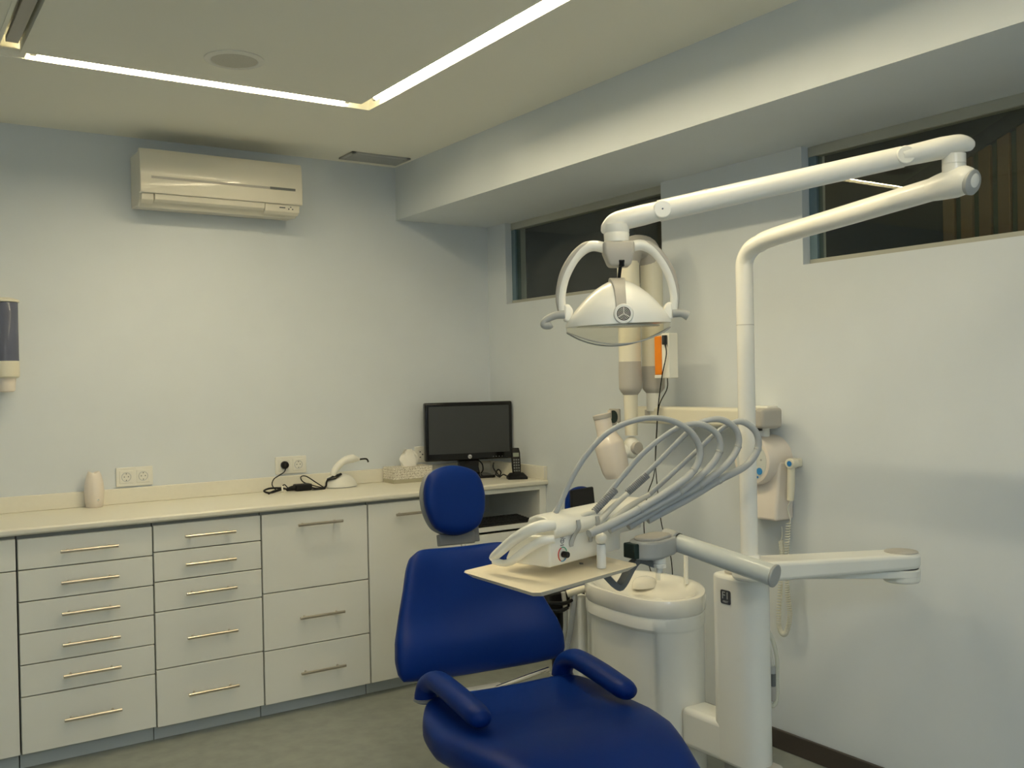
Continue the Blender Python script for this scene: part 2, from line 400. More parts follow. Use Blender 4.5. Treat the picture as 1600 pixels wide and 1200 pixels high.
outlet(-1.860, 1.014, 2, 'white double wall socket beside the small white humidifier, nothing plugged in', group=None)
outlet(-1.144, 1.017, 2, 'white double wall socket with a black plug in its left half')
outlet(-.432, 1.024, 1, 'single white data outlet between tissue box and monitor', 'data')

# ------------------------------------------------------------------ cabinets and worktop
YD = -.504; CT = .9; TH = .0265
wt = thing('worktop', 'long cream laminate worktop over the white cabinets', 'worktop', (-1.5, -.26, CT-TH))
XW0 = -3.2
b = MB(); prof = [(-.004, CT-TH), (-.515, CT-TH), (-.524, CT-TH+.006), (-.524, CT-.006), (-.518, CT), (-.004, CT)]
extr_x(b, prof, XW0, -.0005); b.build('top', TOPM, wt, bevel=.002)
up = thing('worktop_upstand', 'cream laminate upstand strip along the wall behind the worktop', 'upstand', (-1.5, -.01, CT))
MB().box((XW0, -.022, CT), (-.0005, 0, CT+.066)).build('back_strip', TOPM, up, bevel=.003)
MB().box((-.022, -.518, CT), (-.0005, -.022, CT+.066)).build('side_strip', TOPM, up, bevel=.003)
def handle(xc, z, parent, L=.203):
    y = YD-.030
    h = MB().cyl((xc-L/2, y, z), (xc+L/2, y, z), .006, seg=16)
    for s in (-1, 1): h.cyl((xc+s*(L/2-.028), y, z), (xc+s*(L/2-.028), YD, z), .0048, seg=12)
    return h.build('handle', STEEL, parent)
def cabinet(x0, x1, lines, label, hz=None, door=False, hx=None, first=False):
    t = thing('base_cabinet', label, 'cabinet', ((x0+x1)/2, -.25, 0), group='white base cabinets under the worktop')
    b = MB(); b.box((x0+.001, YD+.020, .062), (x1-.001, -.004, CT-TH-.001))
    b.build('carcass', mat('carcass', (.30, .31, .29), .6), t)
    MB().box((x0+.0005, YD+.055, 0), (x1-.0005, YD+.072, .060)).build('plinth', PLINTH, t, bevel=.001)
    for i in range(len(lines)-1):
        zt_, zb_ = lines[i], lines[i+1]
        g = .0022
        d = MB().box((x0+g, YD, zb_+g), (x1-g, YD+.018, zt_-g)).build('door' if door else 'drawer', FRONT, t, bevel=.0012)
        if hz and hz[i] is not None: handle(hx or (x0+x1)/2, hz[i], d)
    return t
cabinet(-2.99, -2.389, [.862, .743, .066], 'white cabinet cut off by the left edge, drawer over a tall door', door=True)
cabinet(-2.386, -1.908, [.859, .743, .626, .509, .394, .277, .066], 'white six drawer cabinet at the left under the worktop', hz=[.801, .684, .568, .452, .336, .172], hx=-2.143)
cabinet(-1.906, -1.4715, [.861, .754, .636, .517, .290, .062], 'white five drawer cabinet between the six drawer and three drawer ones', hz=[.808, .696, .579, .403, .177], hx=-1.688)
cabinet(-1.469, -.984, [.861, .528, .287, .060], 'white cabinet with one deep and two lower drawers', hz=[.805, .409, .173], hx=-1.216)
cabinet(-.981, -.500, [.861, .060], 'white one door cabinet partly hidden behind the blue headrest', hz=[.805], door=True, hx=-.753)
# open shelf unit at the wall
su = thing('open_shelf_cabinet', 'white open shelf cabinet in the corner under the monitor', 'cabinet', (-.25, -.25, 0))
x0, x1 = -.4975, -.0005
MB().box((x0, YD+.0, .06), (x0+.018, -.004, CT-TH-.001)).build('side_panel', FRONT, su, bevel=.001)
MB().box((x1-.040, YD+.0, .0), (x1, -.004, CT-TH-.001)).build('side_panel', FRONT, su, bevel=.001)
MB().box((x0+.018, YD+.0, .672), (x1-.040, -.004, .692)).build('shelf', FRONT, su, bevel=.001)
MB().box((x0+.018, YD+.0, CT-TH-.022), (x1-.040, -.004, CT-TH-.002)).build('top_rail', FRONT, su, bevel=.001)
MB().box((x0+.018, -.03, .692), (x1-.040, -.010, CT-TH-.022)).build('back_panel', mat('niche_back', (.50, .52, .50), .5), su)
MB().box((x0+.021, YD, .066), (x1-.043, YD+.018, .660)).build('door', FRONT, su, bevel=.0012)
MB().box((x0, YD+.055, 0), (x1-.040, YD+.072, .060)).build('plinth', PLINTH, su, bevel=.001)

# ------------------------------------------------------------------ things on the worktop
hc = (-2.035, -.052)
hu = thing('humidifier', 'small white vase shaped air freshener on the worktop', 'air freshener', (hc[0], hc[1], CT))
b = MB(); pr_ = [(.030, 0), (.034, .004), (.0375, .03), (.040, .07), (.037, .105), (.029, .135), (.024, .147), (.021, .150), (.018, .146), (.001, .140)]
b.lathe(pr_, (hc[0], hc[1], CT))
for v in b.bm.verts:
    if v.co.z > CT+.13: v.co.z += .008*abs(math.cos(math.atan2(v.co.y-hc[1], v.co.x-hc[0])))-.006
b.build('body', PINKW, hu)
MB().lathe([(.0045, 0), (.0045, .002), (.001, .003)], (hc[0]+.008, hc[1]-.0375, CT+.032), (.1, -1, 0), seg=12).build('button', CHROME, hu)
# curing light
cx, cy = -.925, -.085
cl = thing('charging_dock', 'white domed charging base for the dental curing light', 'charging base', (cx, cy, CT))
def dome(b, c, rx, ry, h, n=36, m=10, e=2.4):
    rings = []
    for i in range(m+1):
        t = i/m; z = h*math.sin(t*math.pi/2); s = max(math.cos(t*math.pi/2)**(2/e), .002)
        rings.append([(c[0]+rx*s*math.cos(a)-.012*t, c[1]+ry*s*math.sin(a), c[2]+z) for a in [2*math.pi*k/n for k in range(n)]])
    b.loft(rings)
b = MB(); dome(b, (cx, cy, CT+.004), .082, .062, .062); b.build('dome', WPLAS, cl)
b = MB(); dome(b, (cx, cy, CT), .080, .060, .006); b.build('foot', GREY, cl)
b = MB(); b.tube([(cx-.078, cy-.02, CT+.042), (cx-.045, cy-.03, CT+.052), (cx-.010, cy-.03, CT+.066)], [.012, .022, .012], 16, 6, flat=.5); b.build('cradle', BLACK, cl)
ch = thing('curing_light', 'white curved dental curing light handpiece with a black tip resting in its base', 'curing light', (cx, cy, CT+.06))
hp = [(cx-.052, cy-.03, CT+.060), (cx-.042, cy-.03, CT+.085), (cx-.018, cy-.03, CT+.112), (cx+.012, cy-.03, CT+.130), (cx+.048, cy-.03, CT+.136), (cx+.086, cy-.03, CT+.131)]
MB().tube(hp, [.014, .016, .0165, .0165, .020, .0205, .009], 20, 8).build('handpiece', WPLAS, ch)
MB().tube([(p[0]-.004, p[1], p[2]+.0135) for p in hp[2:5]], [.004, .007, .004], 12, 6, flat=.5).build('top_grip', DGREY, ch)
MB().tube([(cx+.084, cy-.03, CT+.130), (cx+.118, cy-.03, CT+.131), (cx+.130, cy-.03, CT+.126), (cx+.135, cy-.03, CT+.114)], .0042, 12, 6).build('light_tip', BLACK, ch)
# adapter and cables
ad = thing('power_adapter', 'black power adapter with bundled cable beside the curing light', 'power adapter', (-1.12, -.09, CT))
b = MB(); b.box((-1.165, -.125, CT+.001), (-1.085, -.075, CT+.032)); b.build('brick', BLACKM, ad, bevel=.006)
MB().tube([(-1.165, -.10, CT+.016), (-1.185, -.10, CT+.014), (-1.205, -.11, CT+.012)], [.013, .011, .008], 12, 4).build('connector', BLACKM, ad)
MB().tube([(-1.088, -.10, CT+.012), (-1.06, -.11, CT+.006), (-1.03, -.115, CT+.005), (-1.01, -.105, CT+.012), (-1.004, -.10, CT+.03), (-.995, -.10, CT+.045)], .0045, 10, 8).build('cable', BLACKM, ad)
MB().tube([(-1.02, -.115, CT+.005), (-1.05, -.09, CT+.03), (-1.09, -.06, CT+.062), (-1.115, -.055, CT+.060), (-1.105, -.065, CT+.035), (-1.06, -.10, CT+.016), (-1.02, -.12, CT+.004), (-1.06, -.14, CT+.004), (-1.09, -.13, CT+.004)], .0028, 10, 8).build('cable', BLACKM, ad)
MB().tube([(-1.20, -.11, CT+.012), (-1.23, -.10, CT+.02), (-1.28, -.09, CT+.022), (-1.312, -.10, CT+.014), (-1.30, -.13, CT+.006), (-1.26, -.12, CT+.01), (-1.22, -.10, CT+.016), (-1.27, -.12, CT+.012), (-1.305, -.14, CT+.004)], .0045, 10, 8).build('cable', BLACKM, ad)
MB().tube([(-1.235, -.13, CT+.006), (-1.225, -.10, CT+.028), (-1.215, -.08, CT+.006)], .004, 10, 8).build('cable_tie', WPLAS, ad)
MB().tube([(-1.18, -.036, 1.012), (-1.19, -.04, .990), (-1.22, -.05, .975), (-1.25, -.06, .960), (-1.262, -.07, .935), (-1.25, -.09, CT+.012), (-1.235, -.10, CT+.018), (-1.215, -.10, CT+.035), (-1.20, -.105, CT+.02)], .0026, 10, 8).build('cable', BLACKM, ad)
MB().lathe([(.018, 0), (.0185, .012), (.014, .026), (.008, .030), (.001, .031)], (-1.1795, -.0125, 1.019), (0, -1, 0), seg=20).build('plug', BLACKM, ad)
# tissue box
tx0, tx1, ty0, ty1 = -.672, -.452, -.150, -.035
tb = thing('tissue_box', 'tissue box printed with handwriting, one tissue standing up', 'tissue box', ((tx0+tx1)/2, (ty0+ty1)/2, CT))
MB().box((tx0, ty0, CT+.018), (tx1, ty1, CT+.078)).build('carton', SCRIB, tb, bevel=.002)
MB().box((tx0-.0006, ty0-.0006, CT), (tx1+.0006, ty1+.0006, CT+.018)).build('carton_base', mat('carton_base', (.45, .42, .30), .5), tb, bevel=.001)
b = MB(); rings = []
for i in range(9):
    t = i/8; w_ = [.040, .041, .043, .045, .046, .043, .036, .027, .013][i]; z = CT+.074+.078*t
    rings.append([(-.553+w_*math.cos(a)*(1+.10*math.sin(5*a+i*.6))-.014*t*(1 if math.cos(a) < 0 else -.6), -.092+(.018-.010*t)*math.sin(a)+.007*math.sin(a*5+i*.7)*t, z+.012*t*math.cos(a*2.4+1)) for a in [2*math.pi*k/40 for k in range(40)]])
b.loft(rings); b.build('tissue', PAPER, tb, ang=60)

# ------------------------------------------------------------------ monitor, phone, keyboard, mouse
mc = Vector((-.235, -.150, 0)); mrot = R(-15)
xf = Matrix.Translation(mc) @ Matrix.Rotation(mrot, 4, 'Z')
mo = thing('monitor', 'black flat screen monitor, switched off, in the corner', 'monitor', (mc.x, mc.y, CT), mrot)
mw, mz0, mz1 = .470, .992, 1.292
MB(xf).box((-mw/2, -.020, mz0), (mw/2, .022, mz1)).build('housing', BLACK, mo, bevel=.008)
MB(xf).box((-mw/2+.019, -.0215, mz0+.036), (mw/2-.019, -.0185, mz1-.020)).build('screen', SCREEN, mo, smooth=False)
lg = MB(xf).lathe([(.0105, 0), (.0105, .0012), (.0095, .0018), (.0001, .0018)], (0, -.020, mz0+.018), (0, -1, 0), seg=28).build('logo', mat('logo_silver', (.6, .6, .6), .3, metal=.6), mo)
text('logo_letters', 'hp', .015, BLACK, xf @ face_mtx((0, -.0222, mz0+.0185), (1, 0, 0), (0, -1, 0)), lg, .0003)
for k in range(4): MB(xf).box((.125+k*.016, -.0208, mz0+.012), (.129+k*.016, -.0195, mz0+.0145)).build('button', GREY, mo)
b = MB(xf); b.loft([[(-.062, .0, .915), (.062, .0, .915), (.062, .045, .915), (-.062, .045, .915)], [(-.052, -.002, .955), (.052, -.002, .955), (.052, .03, .955), (-.052, .03, .955)], [(-.058, .005, .995), (.058, .005, .995), (.058, .03, .995), (-.058, .03, .995)]]); b.build('neck', BLACK, mo, bevel=.005)
MB(xf).prism(rrect(-.125, -.075, .125, .095, .02), CT, CT+.014).build('foot', BLACK, mo, bevel=.003)
MB(xf).tube([(.058, .02, .985), (.075, .012, .965), (.078, .01, .935), (.07, .02, .917)], .0035, 10, 6).build('cable', BLACKM, mo)
ph = thing('telephone', 'black cordless telephone standing in its charger beside the monitor', 'telephone', (-.075, -.37, CT), R(-25))
xf = Matrix.Translation((-.088, -.375, CT)) @ Matrix.Rotation(R(-25), 4, 'Z')
b = MB(xf); b.loft([[(*p, 0) for p in rrect(-.050, -.045, .050, .045, .012)], [(*p, .010) for p in rrect(-.050, -.045, .050, .045, .012)], [(*p, .028) for p in rrect(-.034, -.018, .034, .036, .010)]]); b.build('charger', BLACKM, ph)
tl = Matrix.Translation((0, .006, .012)) @ Matrix.Rotation(R(-14), 4, 'X')
hs = MB(xf @ tl); hs.loft([[(*p, 0) for p in rrect(-.020, -.012, .020, .012, .008)], [(*p, .05) for p in rrect(-.023, -.013, .023, .012, .009)], [(*p, .12) for p in rrect(-.023, -.013, .023, .012, .009)], [(*p, .145) for p in rrect(-.019, -.010, .019, .009, .009)]])
hs = hs.build('handset', BLACKM, ph, bevel=.002)
MB(xf @ tl).box((-.015, -.0142, .098), (.015, -.0125, .118)).build('display', LCD, hs)
b = MB(xf @ tl)
for r_ in range(5):
    for c_ in range(3): b.box((-.0155+c_*.0115, -.0146, .022+r_*.014), (-.0080+c_*.0115, -.0125, .030+r_*.014))
b.build('keypad', DGREY, hs, bevel=.0008)
MB(xf).tube([(-.045, .02, .01), (-.065, .03, .02), (-.085, .03, .01), (-.075, .05, .03), (-.09, .05, .045), (-.10, .06, .02), (-.082, .04, .008), (-.11, .07, .05), (-.105, .10, .075)], .0035, 10, 8).build('cable', BLACKM, ph)
kb = thing('keyboard', 'black computer keyboard on the open shelf', 'keyboard', (-.27, -.42, .692))
kf = Matrix.Translation((-.275, -.415, .692)) @ Matrix.Rotation(R(0), 4, 'Z')
b = MB(kf); b.loft([[(-.205, -.07, 0), (.20, -.07, 0), (.20, -.07, .012), (-.205, -.07, .012)], [(-.205, .07, 0), (.20, .07, 0), (.20, .07, .024), (-.205, .07, .024)]]); b.build('case', BLACKM, kb, bevel=.003)
b = MB(kf)
for r_ in range(5):
    for c_ in range(18):
        y_ = -.058+r_*.024; z_ = .012+(y_+.07)*.086
        b.box((-.193+c_*.0215, y_, z_), (-.175+c_*.0215, y_+.020, z_+.007))
b.build('keys', mat('black_keys', (.02, .02, .02), .5), kb, bevel=.001)
ms = thing('computer_mouse', 'black computer mouse behind the keyboard on the open shelf', 'mouse', (-.33, -.26, .692))
b = MB()
def dome2(b, c, rx, ry, h): dome(b, c, rx, ry, h, e=2.2)
dome2(b, (-.30, -.28, .692), .050, .034, .036); b.build('shell', BLACK, ms)
MB().tube([(-.345, -.26, .70), (-.37, -.20, .70), (-.40, -.15, .74), (-.40, -.13, .80), (-.385, -.12, .85)], .003, 8, 8).build('cable', BLACKM, ms)
MB().tube([(-.375, -.16, .694), (-.38, -.14, .75), (-.365, -.12, .85)], .003, 8, 8).build('cable', BLACKM, ms)

# ------------------------------------------------------------------ dental chair
CH0 = Vector((-1.185, -1.90, 0)); CR = R(-8)
CX = Matrix.Translation(CH0) @ Matrix.Rotation(CR, 4, 'Z')      # local x to the picture's right, local -y to the foot end
dch = thing('dental_chair', 'blue vinyl dental treatment chair with two blue armrests', 'dental chair', CH0, CR)
# seat and leg rest, one cushion
def lerp_tab(tab, t):
    for i in range(len(tab)-1):
        if t <= tab[i+1][0]:
            f = (t-tab[i][0])/(tab[i+1][0]-tab[i][0]); f = f*f*(3-2*f) if False else f
            return [a*(1-f)+b*f for a, b in zip(tab[i][1:], tab[i+1][1:])]
    return list(tab[-1][1:])
SEAT = [(0, .312, .470), (.08, .325, .455), (.22, .326, .446), (.38, .312, .458), (.50, .290, .462), (.60, .262, .448), (.72, .236, .405), (.85, .216, .350), (1.0, .205, .290), (1.25, .185, .205)]
def seat_fn(a, b, side):
    L = 1.25
    t = (b+1)/2*L
    hw, z = lerp_tab(SEAT, t)
    k = .30
    xx = a*hw*math.sqrt(1-k*b**6*.9)
    yy = -.01-t + (.06*(abs(a)**3) if b < 0 else -.0)*(1 if b < -.6 else 0)*0
    yb = (b*math.sqrt(1-.18*a**6)+1)/2*L
    th = .058*((1-abs(a)**7)*(1-abs(b)**30))**.42
    zz = z-.060 + side*th + .020*abs(a)**2.5*(1-min(t/.5, 1)*.5)*(1 if side > 0 else .3)
    return (xx-.022*max(0, 1-t/.7), -.01-yb, zz)
sc_ = MB(CX).pad(seat_fn, 44).build('seat', BLUE, dch)
MB(CX).box((-.20, -1.0, .27), (.20, -.06, .345)).build('seat_shell', UNIT, dch, bevel=.03, seg=4)
MB(CX).box((-.17, -.62, .10), (.17, .02, .29)).build('lift_column', UNIT, dch, bevel=.03, seg=4)
b = MB(CX); b.prism(rrect(-.26, -.85, .26, .25, .10), 0, .07, rrect(-.22, -.80, .22, .20, .10)); b.build('base', UNIT, dch, bevel=.012)
# backrest
BA = Vector((.018, .185, .440)); BUp = Vector((.0, .215, .432)).normalized(); BL = .435
BN = Vector((0, -BUp.z, BUp.y))
BT = [(0, .292), (.06, .303), (.16, .304), (.30, .294), (.50, .266), (.70, .236), (.86, .216), (.95, .203), (1.0, .180)]
def back_fn(a, b, side):
    t = (b+1)/2; hw = lerp_tab(BT, t)[0]
    x = a*hw*math.sqrt(1-(.16 if b > 0 else .03)*b**8)
    tt = (b*math.sqrt(1-(.10 if b > 0 else .03)*a**6)+1)/2
    sag = -.030*(1-abs(a))*(1-t)*0
    yo = t*BL*1.0
    th = .042*((1-abs(a)**8)*(1-abs(b)**9))**.42
    lum = .020*math.exp(-((t-.22)/.16)**2)*(1-a*a*.3) - .012*math.exp(-((t-.50)/.22)**2)*(1-a*a)
    bol = .034*abs(a)**2.6
    p = BA + BUp*(tt*BL) + Vector((x, 0, 0)) + BN*(side*th + (lum if side > 0 else 0) + bol - .02)
    # the lower edge rises towards the picture's right
    return p
MB(CX).pad(back_fn, 44).build('backrest', BLUE, dch)
def plate(b, x0, x1, t0, t1, n0, n1):
    rings = []
    for t in (t0, t1):
        rings.append([BA+BUp*t+Vector((x, 0, 0))+BN*n for x, n in ((x0, n0), (x1, n0), (x1, n1), (x0, n1))])
    b.loft(rings); return b
plate(MB(CX), -.17, .17, .03, .40, -.085, -.055).build('back_shell', MGREY, dch, bevel=.012)
# hinge under the backrest
MB(CX).box((-.09, -.04, .33), (.09, .22, .385)).build('hinge_bracket', UNIT, dch, bevel=.01)
MB(CX).tube([(.02, .10, .405), (.25, .17, .415)], .008, 14, 0).build('lift_rod', CHROME, dch)
MB(CX).cyl((.25, .14, .10), (.25, .14, .41), .012).build('stand_tube', CHROME, dch)
# headrest
HC = CX.inverted() @ Vector((-1.055, -1.40, .972)); HU = Vector((0, .20, .98)).normalized(); HN = Vector((.10, -.97, .20)).normalized(); HX = HU.cross(HN).normalized()
if HX.x < 0: HX = -HX
def head_fn(a, b, side, s=1., th0=.034, off=0.):
    k = .42
    x = a*math.sqrt(1-k*b*b)*.122*s*1.30/1.0*(.97+.04*b); z = b*math.sqrt(1-k*a*a)*.108*s*1.22
    x *= .80; z *= .97
    th = th0*((1-abs(a)**5)*(1-abs(b)**5))**.45
    return HC+HX*x+HU*z+HN*(side*th+off - .010*(1-a*a)*(side > 0))
MB(CX).pad(head_fn, 32).build('headrest', BLUE, dch)
MB(CX).pad(lambda a, b, s_: head_fn(a, b, s_, .995, .030, -.036), 32).build('headrest_shell', MGREY, dch)
pb = CX @ (HC-HN*.05-HU*.02)
MB(CX).loft([[HC-HN*.060+HX*x+HU*z for x, z in ((.080, .05), (.122, .05), (.122, -.155), (.080, -.155))], [HC-HN*.075+HX*x+HU*z for x, z in ((.080, .05), (.122, .05), (.122, -.155), (.080, -.155))]]).build('headrest_arm', MGREY, dch, bevel=.004)
MB(CX).loft([[HC-HN*.030+HX*x+HU*z for x, z in ((-.06, -.118), (.085, -.118), (.085, -.160), (-.06, -.160))], [HC-HN*.060+HX*x+HU*z for x, z in ((-.06, -.118), (.085, -.118), (.085, -.160), (-.06, -.160))]]).build('headrest_bracket', MGREY, dch, bevel=.004)
MB(CX).tube([HC-HN*.07+HX*.115+HU*-.05, HC-HN*.07+HX*.140+HU*.0, HC-HN*.07+HX*.135+HU*.045], [.012, .013, .008], 12, 5).build('headrest_lever', GREY, dch)
# armrests
for sx, rot in ((-1, 0), (1, 0)):
    x0 = (.200 if sx > 0 else -.268)
    ar = MB(CX)
    pts = [(x0, -.020, .450), (x0, -.026, .475), (x0+.004, -.042, .502), (x0+.010, -.085, .522), (x0+.014, -.14, .522), (x0+.020, -.24, .512), (x0+.026, -.345, .498), (x0+.028, -.375, .494), (x0+.028, -.388, .492)]
    ar.tube(pts, [.036, .035, .036, .037, .038, .039, .038, .030, .010], 24, 8, flat=.80, up=(0, 1, 0))
    ar = ar.build('armrest', BLUE, dch)
    MB(CX).lathe([(.036, 0), (.038, .002), (.038, .008), (.034, .010)], (x0, -.020, .448)).build('armrest_ring', MGREY, ar)

# ------------------------------------------------------------------ dental unit: spittoon, column, support arm
du = thing('dental_unit', 'white dental unit with spittoon basin, tall column and swinging support arm', 'dental unit', (-.62, -2.2, 0))
ZR = .675
rim_px = [(913, 906), (922, 897), (955, 889), (1000, 890), (1040, 895), (1075, 902), (1096, 911), (1103, 922), (1095, 932), (1067, 938), (1030, 939), (995, 935), (962, 927), (932, 918), (918, 912)]
rim = catmull([on(px, py, 2, ZR) for px, py in rim_px]+[on(*rim_px[0], 2, ZR)], 6)[:-1]
rc = sum(rim, Vector())/len(rim)
def ring(s, z): return [(rc.x+(p.x-rc.x)*s, rc.y+(p.y-rc.y)*s, z) for p in rim]
b = MB()
b.loft([ring(.97, ZR-.062), ring(1.0, ZR-.052), ring(1.0, ZR-.012), ring(.985, ZR-.003), ring(.95, ZR), ring(.86, ZR-.004), ring(.80, ZR-.016), ring(.62, ZR-.045), ring(.30, ZR-.060), ring(.05, ZR-.062)])
bowl = b.build('spittoon_basin', mat('porcelain', (.85, .83, .75), .14, coat=.6), du)
IN = 11.2*6; 
def ring_in(sc, z, d):
    out = []
    for k, p in enumerate(ring(sc, z)):
        w_ = min(1, max(0, (k-10.05*6)/2.0)) if k < 14.2*6 else max(0, 1-(k-14.2*6)/3)
        v_ = Vector((rc.x-p[0], rc.y-p[1])).normalized()*d*w_
        out.append((p[0]+v_.x, p[1]+v_.y, z))
    return out
b = MB(); b.loft([ring_in(.965, .06, .016), ring_in(.965, .560, .016), ring_in(.975, .568, .004), ring(.985, .574), ring(.985, .610), ring(.965, .617)]); bd = b.build('basin_housing', UNIT, du, ang=35)
# cup filler and rinse pipes
p0 = on(1028, 902, 2, ZR); p1 = point_of(1008, 868, 3.35)
MB().tube([(p0.x, p0.y, ZR-.01), (p0.x, p0.y, ZR+.045), (p0.x-.015, p0.y-.004, ZR+.078), (p0.x-.05, p0.y-.01, ZR+.085)], .009, 14, 8).build('rinse_pipe', WPLAS, du)
p0 = on(1072, 908, 2, ZR)
MB().tube([(p0.x, p0.y, ZR-.01), (p0.x, p0.y, ZR+.12), (p0.x-.02, p0.y, ZR+.145)], .008, 14, 8).build('cup_filler', WPLAS, du)
p0 = on(1008, 899, 2, ZR)
b = MB(); dome(b, (p0.x, p0.y-.0, ZR-.042), .058, .034, .040, e=2.6); b.build('basin_filter', mat('porcelain_insert', (.84, .81, .72), .2, coat=.5), du)
# column
cf = on(1150, 895, 2, .79)
CZT = .790; cxm, cy0, cy1 = -.582, on(1112, 888, 0, -.640).y-.024, -2.378
WC = .058
col = stadium(cxm, cy0+.0, cxm+.012, cy1, .092, .085, 16)
colr = [(cxm-WC, cy0), (cxm-WC+.008, cy0+.03), (cxm-.03, cy0+.036), (cxm+.03, cy0+.036), (cxm+.05, cy0+.03), (cxm+WC, cy0)] + [(cxm+WC*math.cos(t), cy1+WC*1.05*math.sin(t)) for t in [-math.pi*k/16 for k in range(17)]]
b = MB(); b.prism(colr, .20, CZT-.0); b.build('column', UNIT, du, bevel=.012)
# low extension of the column towards the basin
fc = on(1063, 1104, 0, cxm-WC+.001); fb = on(1066, 1166, 0, cxm-WC)
b = MB(); b.box((cxm-WC+.001, cy0-.05, fb.z), (cxm+WC-.004, fc.y, fc.z)); b.build('column_foot', UNIT, du, bevel=.018, seg=4)
MB().box((cxm-.03, cy0-.16, .0), (cxm+.05, cy0+.02, .215)).build('floor_post', BGREY, du, bevel=.01)
lp_ = on(1134, 933, 0, cxm-WC)
lb = MB(); mt = face_mtx((cxm-WC-.0002, lp_.y, lp_.z), (0, -1, 0), (-1, 0, 0)); lb.xf = mt
lb.loft([[(*p, z) for p in rrect(-.021, -.0215, .021, .0215, .006)] for z in (0, .0012)])
lb = lb.build('logo_plate', mat('logo_dark', (.05, .055, .06), .35), du)
text('logo_letters', 'F1', .032, GREY, mt @ Matrix.Translation((0, .004, .0016)), lb, .0004)
text('logo_small_letters', 'FIRST', .0095, GREY, mt @ Matrix.Translation((0, -.0150, .0016)), lb, .0004)
# lower swing arm, knuckle, upper swing arm
kn = on(1408, 862, 2, .85); kn.x = min(kn.x, -.125)
hub = on(1176, 874, 2, .85)
KZ = .85
def taper_arm(name, a, bp, ra, rb, za0, za1, zb0, zb1, bev, m=UNIT):
    a2 = Vector((a.x, a.y)); b2 = Vector((bp.x, bp.y)); L = (b2-a2).length; d = (b2-a2).normalized()
    out = stadium(a2.x, a2.y, b2.x, b2.y, ra, rb, 16)
    def zz(p, z_a, z_b): t = max(0, min(1, (Vector(p)-a2).dot(d)/L)); return z_a*(1-t)+z_b*t
    return MB().loft([[(p[0], p[1], zz(p, za0, zb0)) for p in out], [(p[0], p[1], zz(p, za1, zb1)) for p in out]])
b = taper_arm('x', hub, kn, .062, .056, KZ-.060, KZ, KZ-.048, KZ, .01); ua = b.build('upper_swing_arm', UNIT, du, bevel=.012, seg=4)
MB().lathe([(.050, 0), (.050, .0015), (.048, .003), (.001, .003)], (kn.x, kn.y, KZ)).build('knuckle_cap', BGREY, du)
MB().cyl((kn.x, kn.y, KZ-.050), (kn.x, kn.y, KZ-.044), .050).build('knuckle_gap', DARK, du)
MB().cyl((kn.x, kn.y, KZ-.092), (kn.x, kn.y, KZ-.049), .0555, seg=40).build('knuckle', UNIT, du, bevel=.008)
cc = Vector((cxm, cy0-.03, 0))
b = taper_arm('x', kn, cc, .056, .050, KZ-.074, KZ-.050, CZT-.010, CZT-.002, .01); b.build('lower_swing_arm', UNIT, du, bevel=.008)
MB().cyl((cc.x+.0, cc.y, CZT-.01), (cc.x, cc.y, CZT+.006), .040).build('column_cap', BGREY, du)

# ------------------------------------------------------------------ operating light on its pole
pbx = Vector((-.649, -2.442, 0)); pbx = on(1171, 872, 2, KZ)
ol = thing('operating_light', 'white dental operating light hanging from a tall bent pole and folding arm', 'dental light', (pbx.x, pbx.y, KZ))
MB().lathe([(.034, 0), (.034, .004), (.030, .010), (.026, .012)], (pbx.x, pbx.y, KZ)).build('pole_collar', LAMPW, ol)
ez = point_of(1474, 291, 2.35)
zb_ = 1.735
d = Vector((ez.x-pbx.x, ez.y-pbx.y, 0)); d.normalize()
slope = (ez.z-1.795)/((ez-pbx).xy.length-.09)
bp = [Vector((pbx.x, pbx.y, KZ+.004)), Vector((pbx.x, pbx.y, 1.2)), Vector((pbx.x, pbx.y, 1.6)), Vector((pbx.x, pbx.y, zb_-.05))]
for t in (0, 18, 36, 54, 72, 84):
    a = R(t); bp.append(Vector((pbx.x, pbx.y, zb_))+d*.075*(1-math.cos(a))+Vector((0, 0, .065*math.sin(a))))
arm_s = bp[-1]+d*.06+Vector((0, 0, .012)); bp += [arm_s, arm_s*.5+ez*.5, ez]
MB().tube(bp, [.0262]*9+[.0262, .027, .028, .028], 24, 6).build('pole', LAMPW, ol)
seam = MB().cyl((pbx.x, pbx.y, 1.560), (pbx.x, pbx.y, 1.5615), .0268); seam.build('pole_seam', BGREY, ol)
# elbow at the arm's end
ejd = (ez-arm_s).normalized(); sw = point_of(1480, 285, 2.34)
MB().tube([ez-ejd*.035, ez-ejd*.015, ez+ejd*.03, ez+ejd*.065, ez+ejd*.083, ez+ejd*.090], [.0275, .031, .036, .033, .020, .004], 24, 6, flat=1.0).build('elbow_housing', LAMPW, ol)
cnv = (_r*.55-_f*.8-_u*.25).normalized(); cp = ez+ejd*.046+cnv*.024; MB().lathe([(.030, 0), (.030, .009), (.026, .013), (.001, .016)], cp, cnv).build('elbow_cap', GREY, ol)
sw = Vector((ez.x+ejd.x*.03, ez.y+ejd.y*.03, 0))
z1 = ez.z
MB().lathe([(.027, z1+.02), (.027, z1+.045), (.0255, z1+.0455), (.0255, z1+.047), (.027, z1+.0475), (.027, z1+.07)], sw, seg=28).build('swivel', LAMPW, ol)
ra = Vector((sw.x, sw.y, z1+.092)); la = point_of(966, 344, 2.35); la.z = max(la.z, 1.78)
ad_ = (la-ra).normalized()
MB().tube([ra-ad_*.050+Vector((0,0,-.012)), ra-ad_*.042+Vector((0,0,-.009)), ra-ad_*.015, ra+ad_*.03, ra+ad_*.085, ra+ad_*.13], [.004, .017, .028, .033, .031, .029], 24, 6, flat=.8).build('arm_rear_joint', LAMPW, ol)
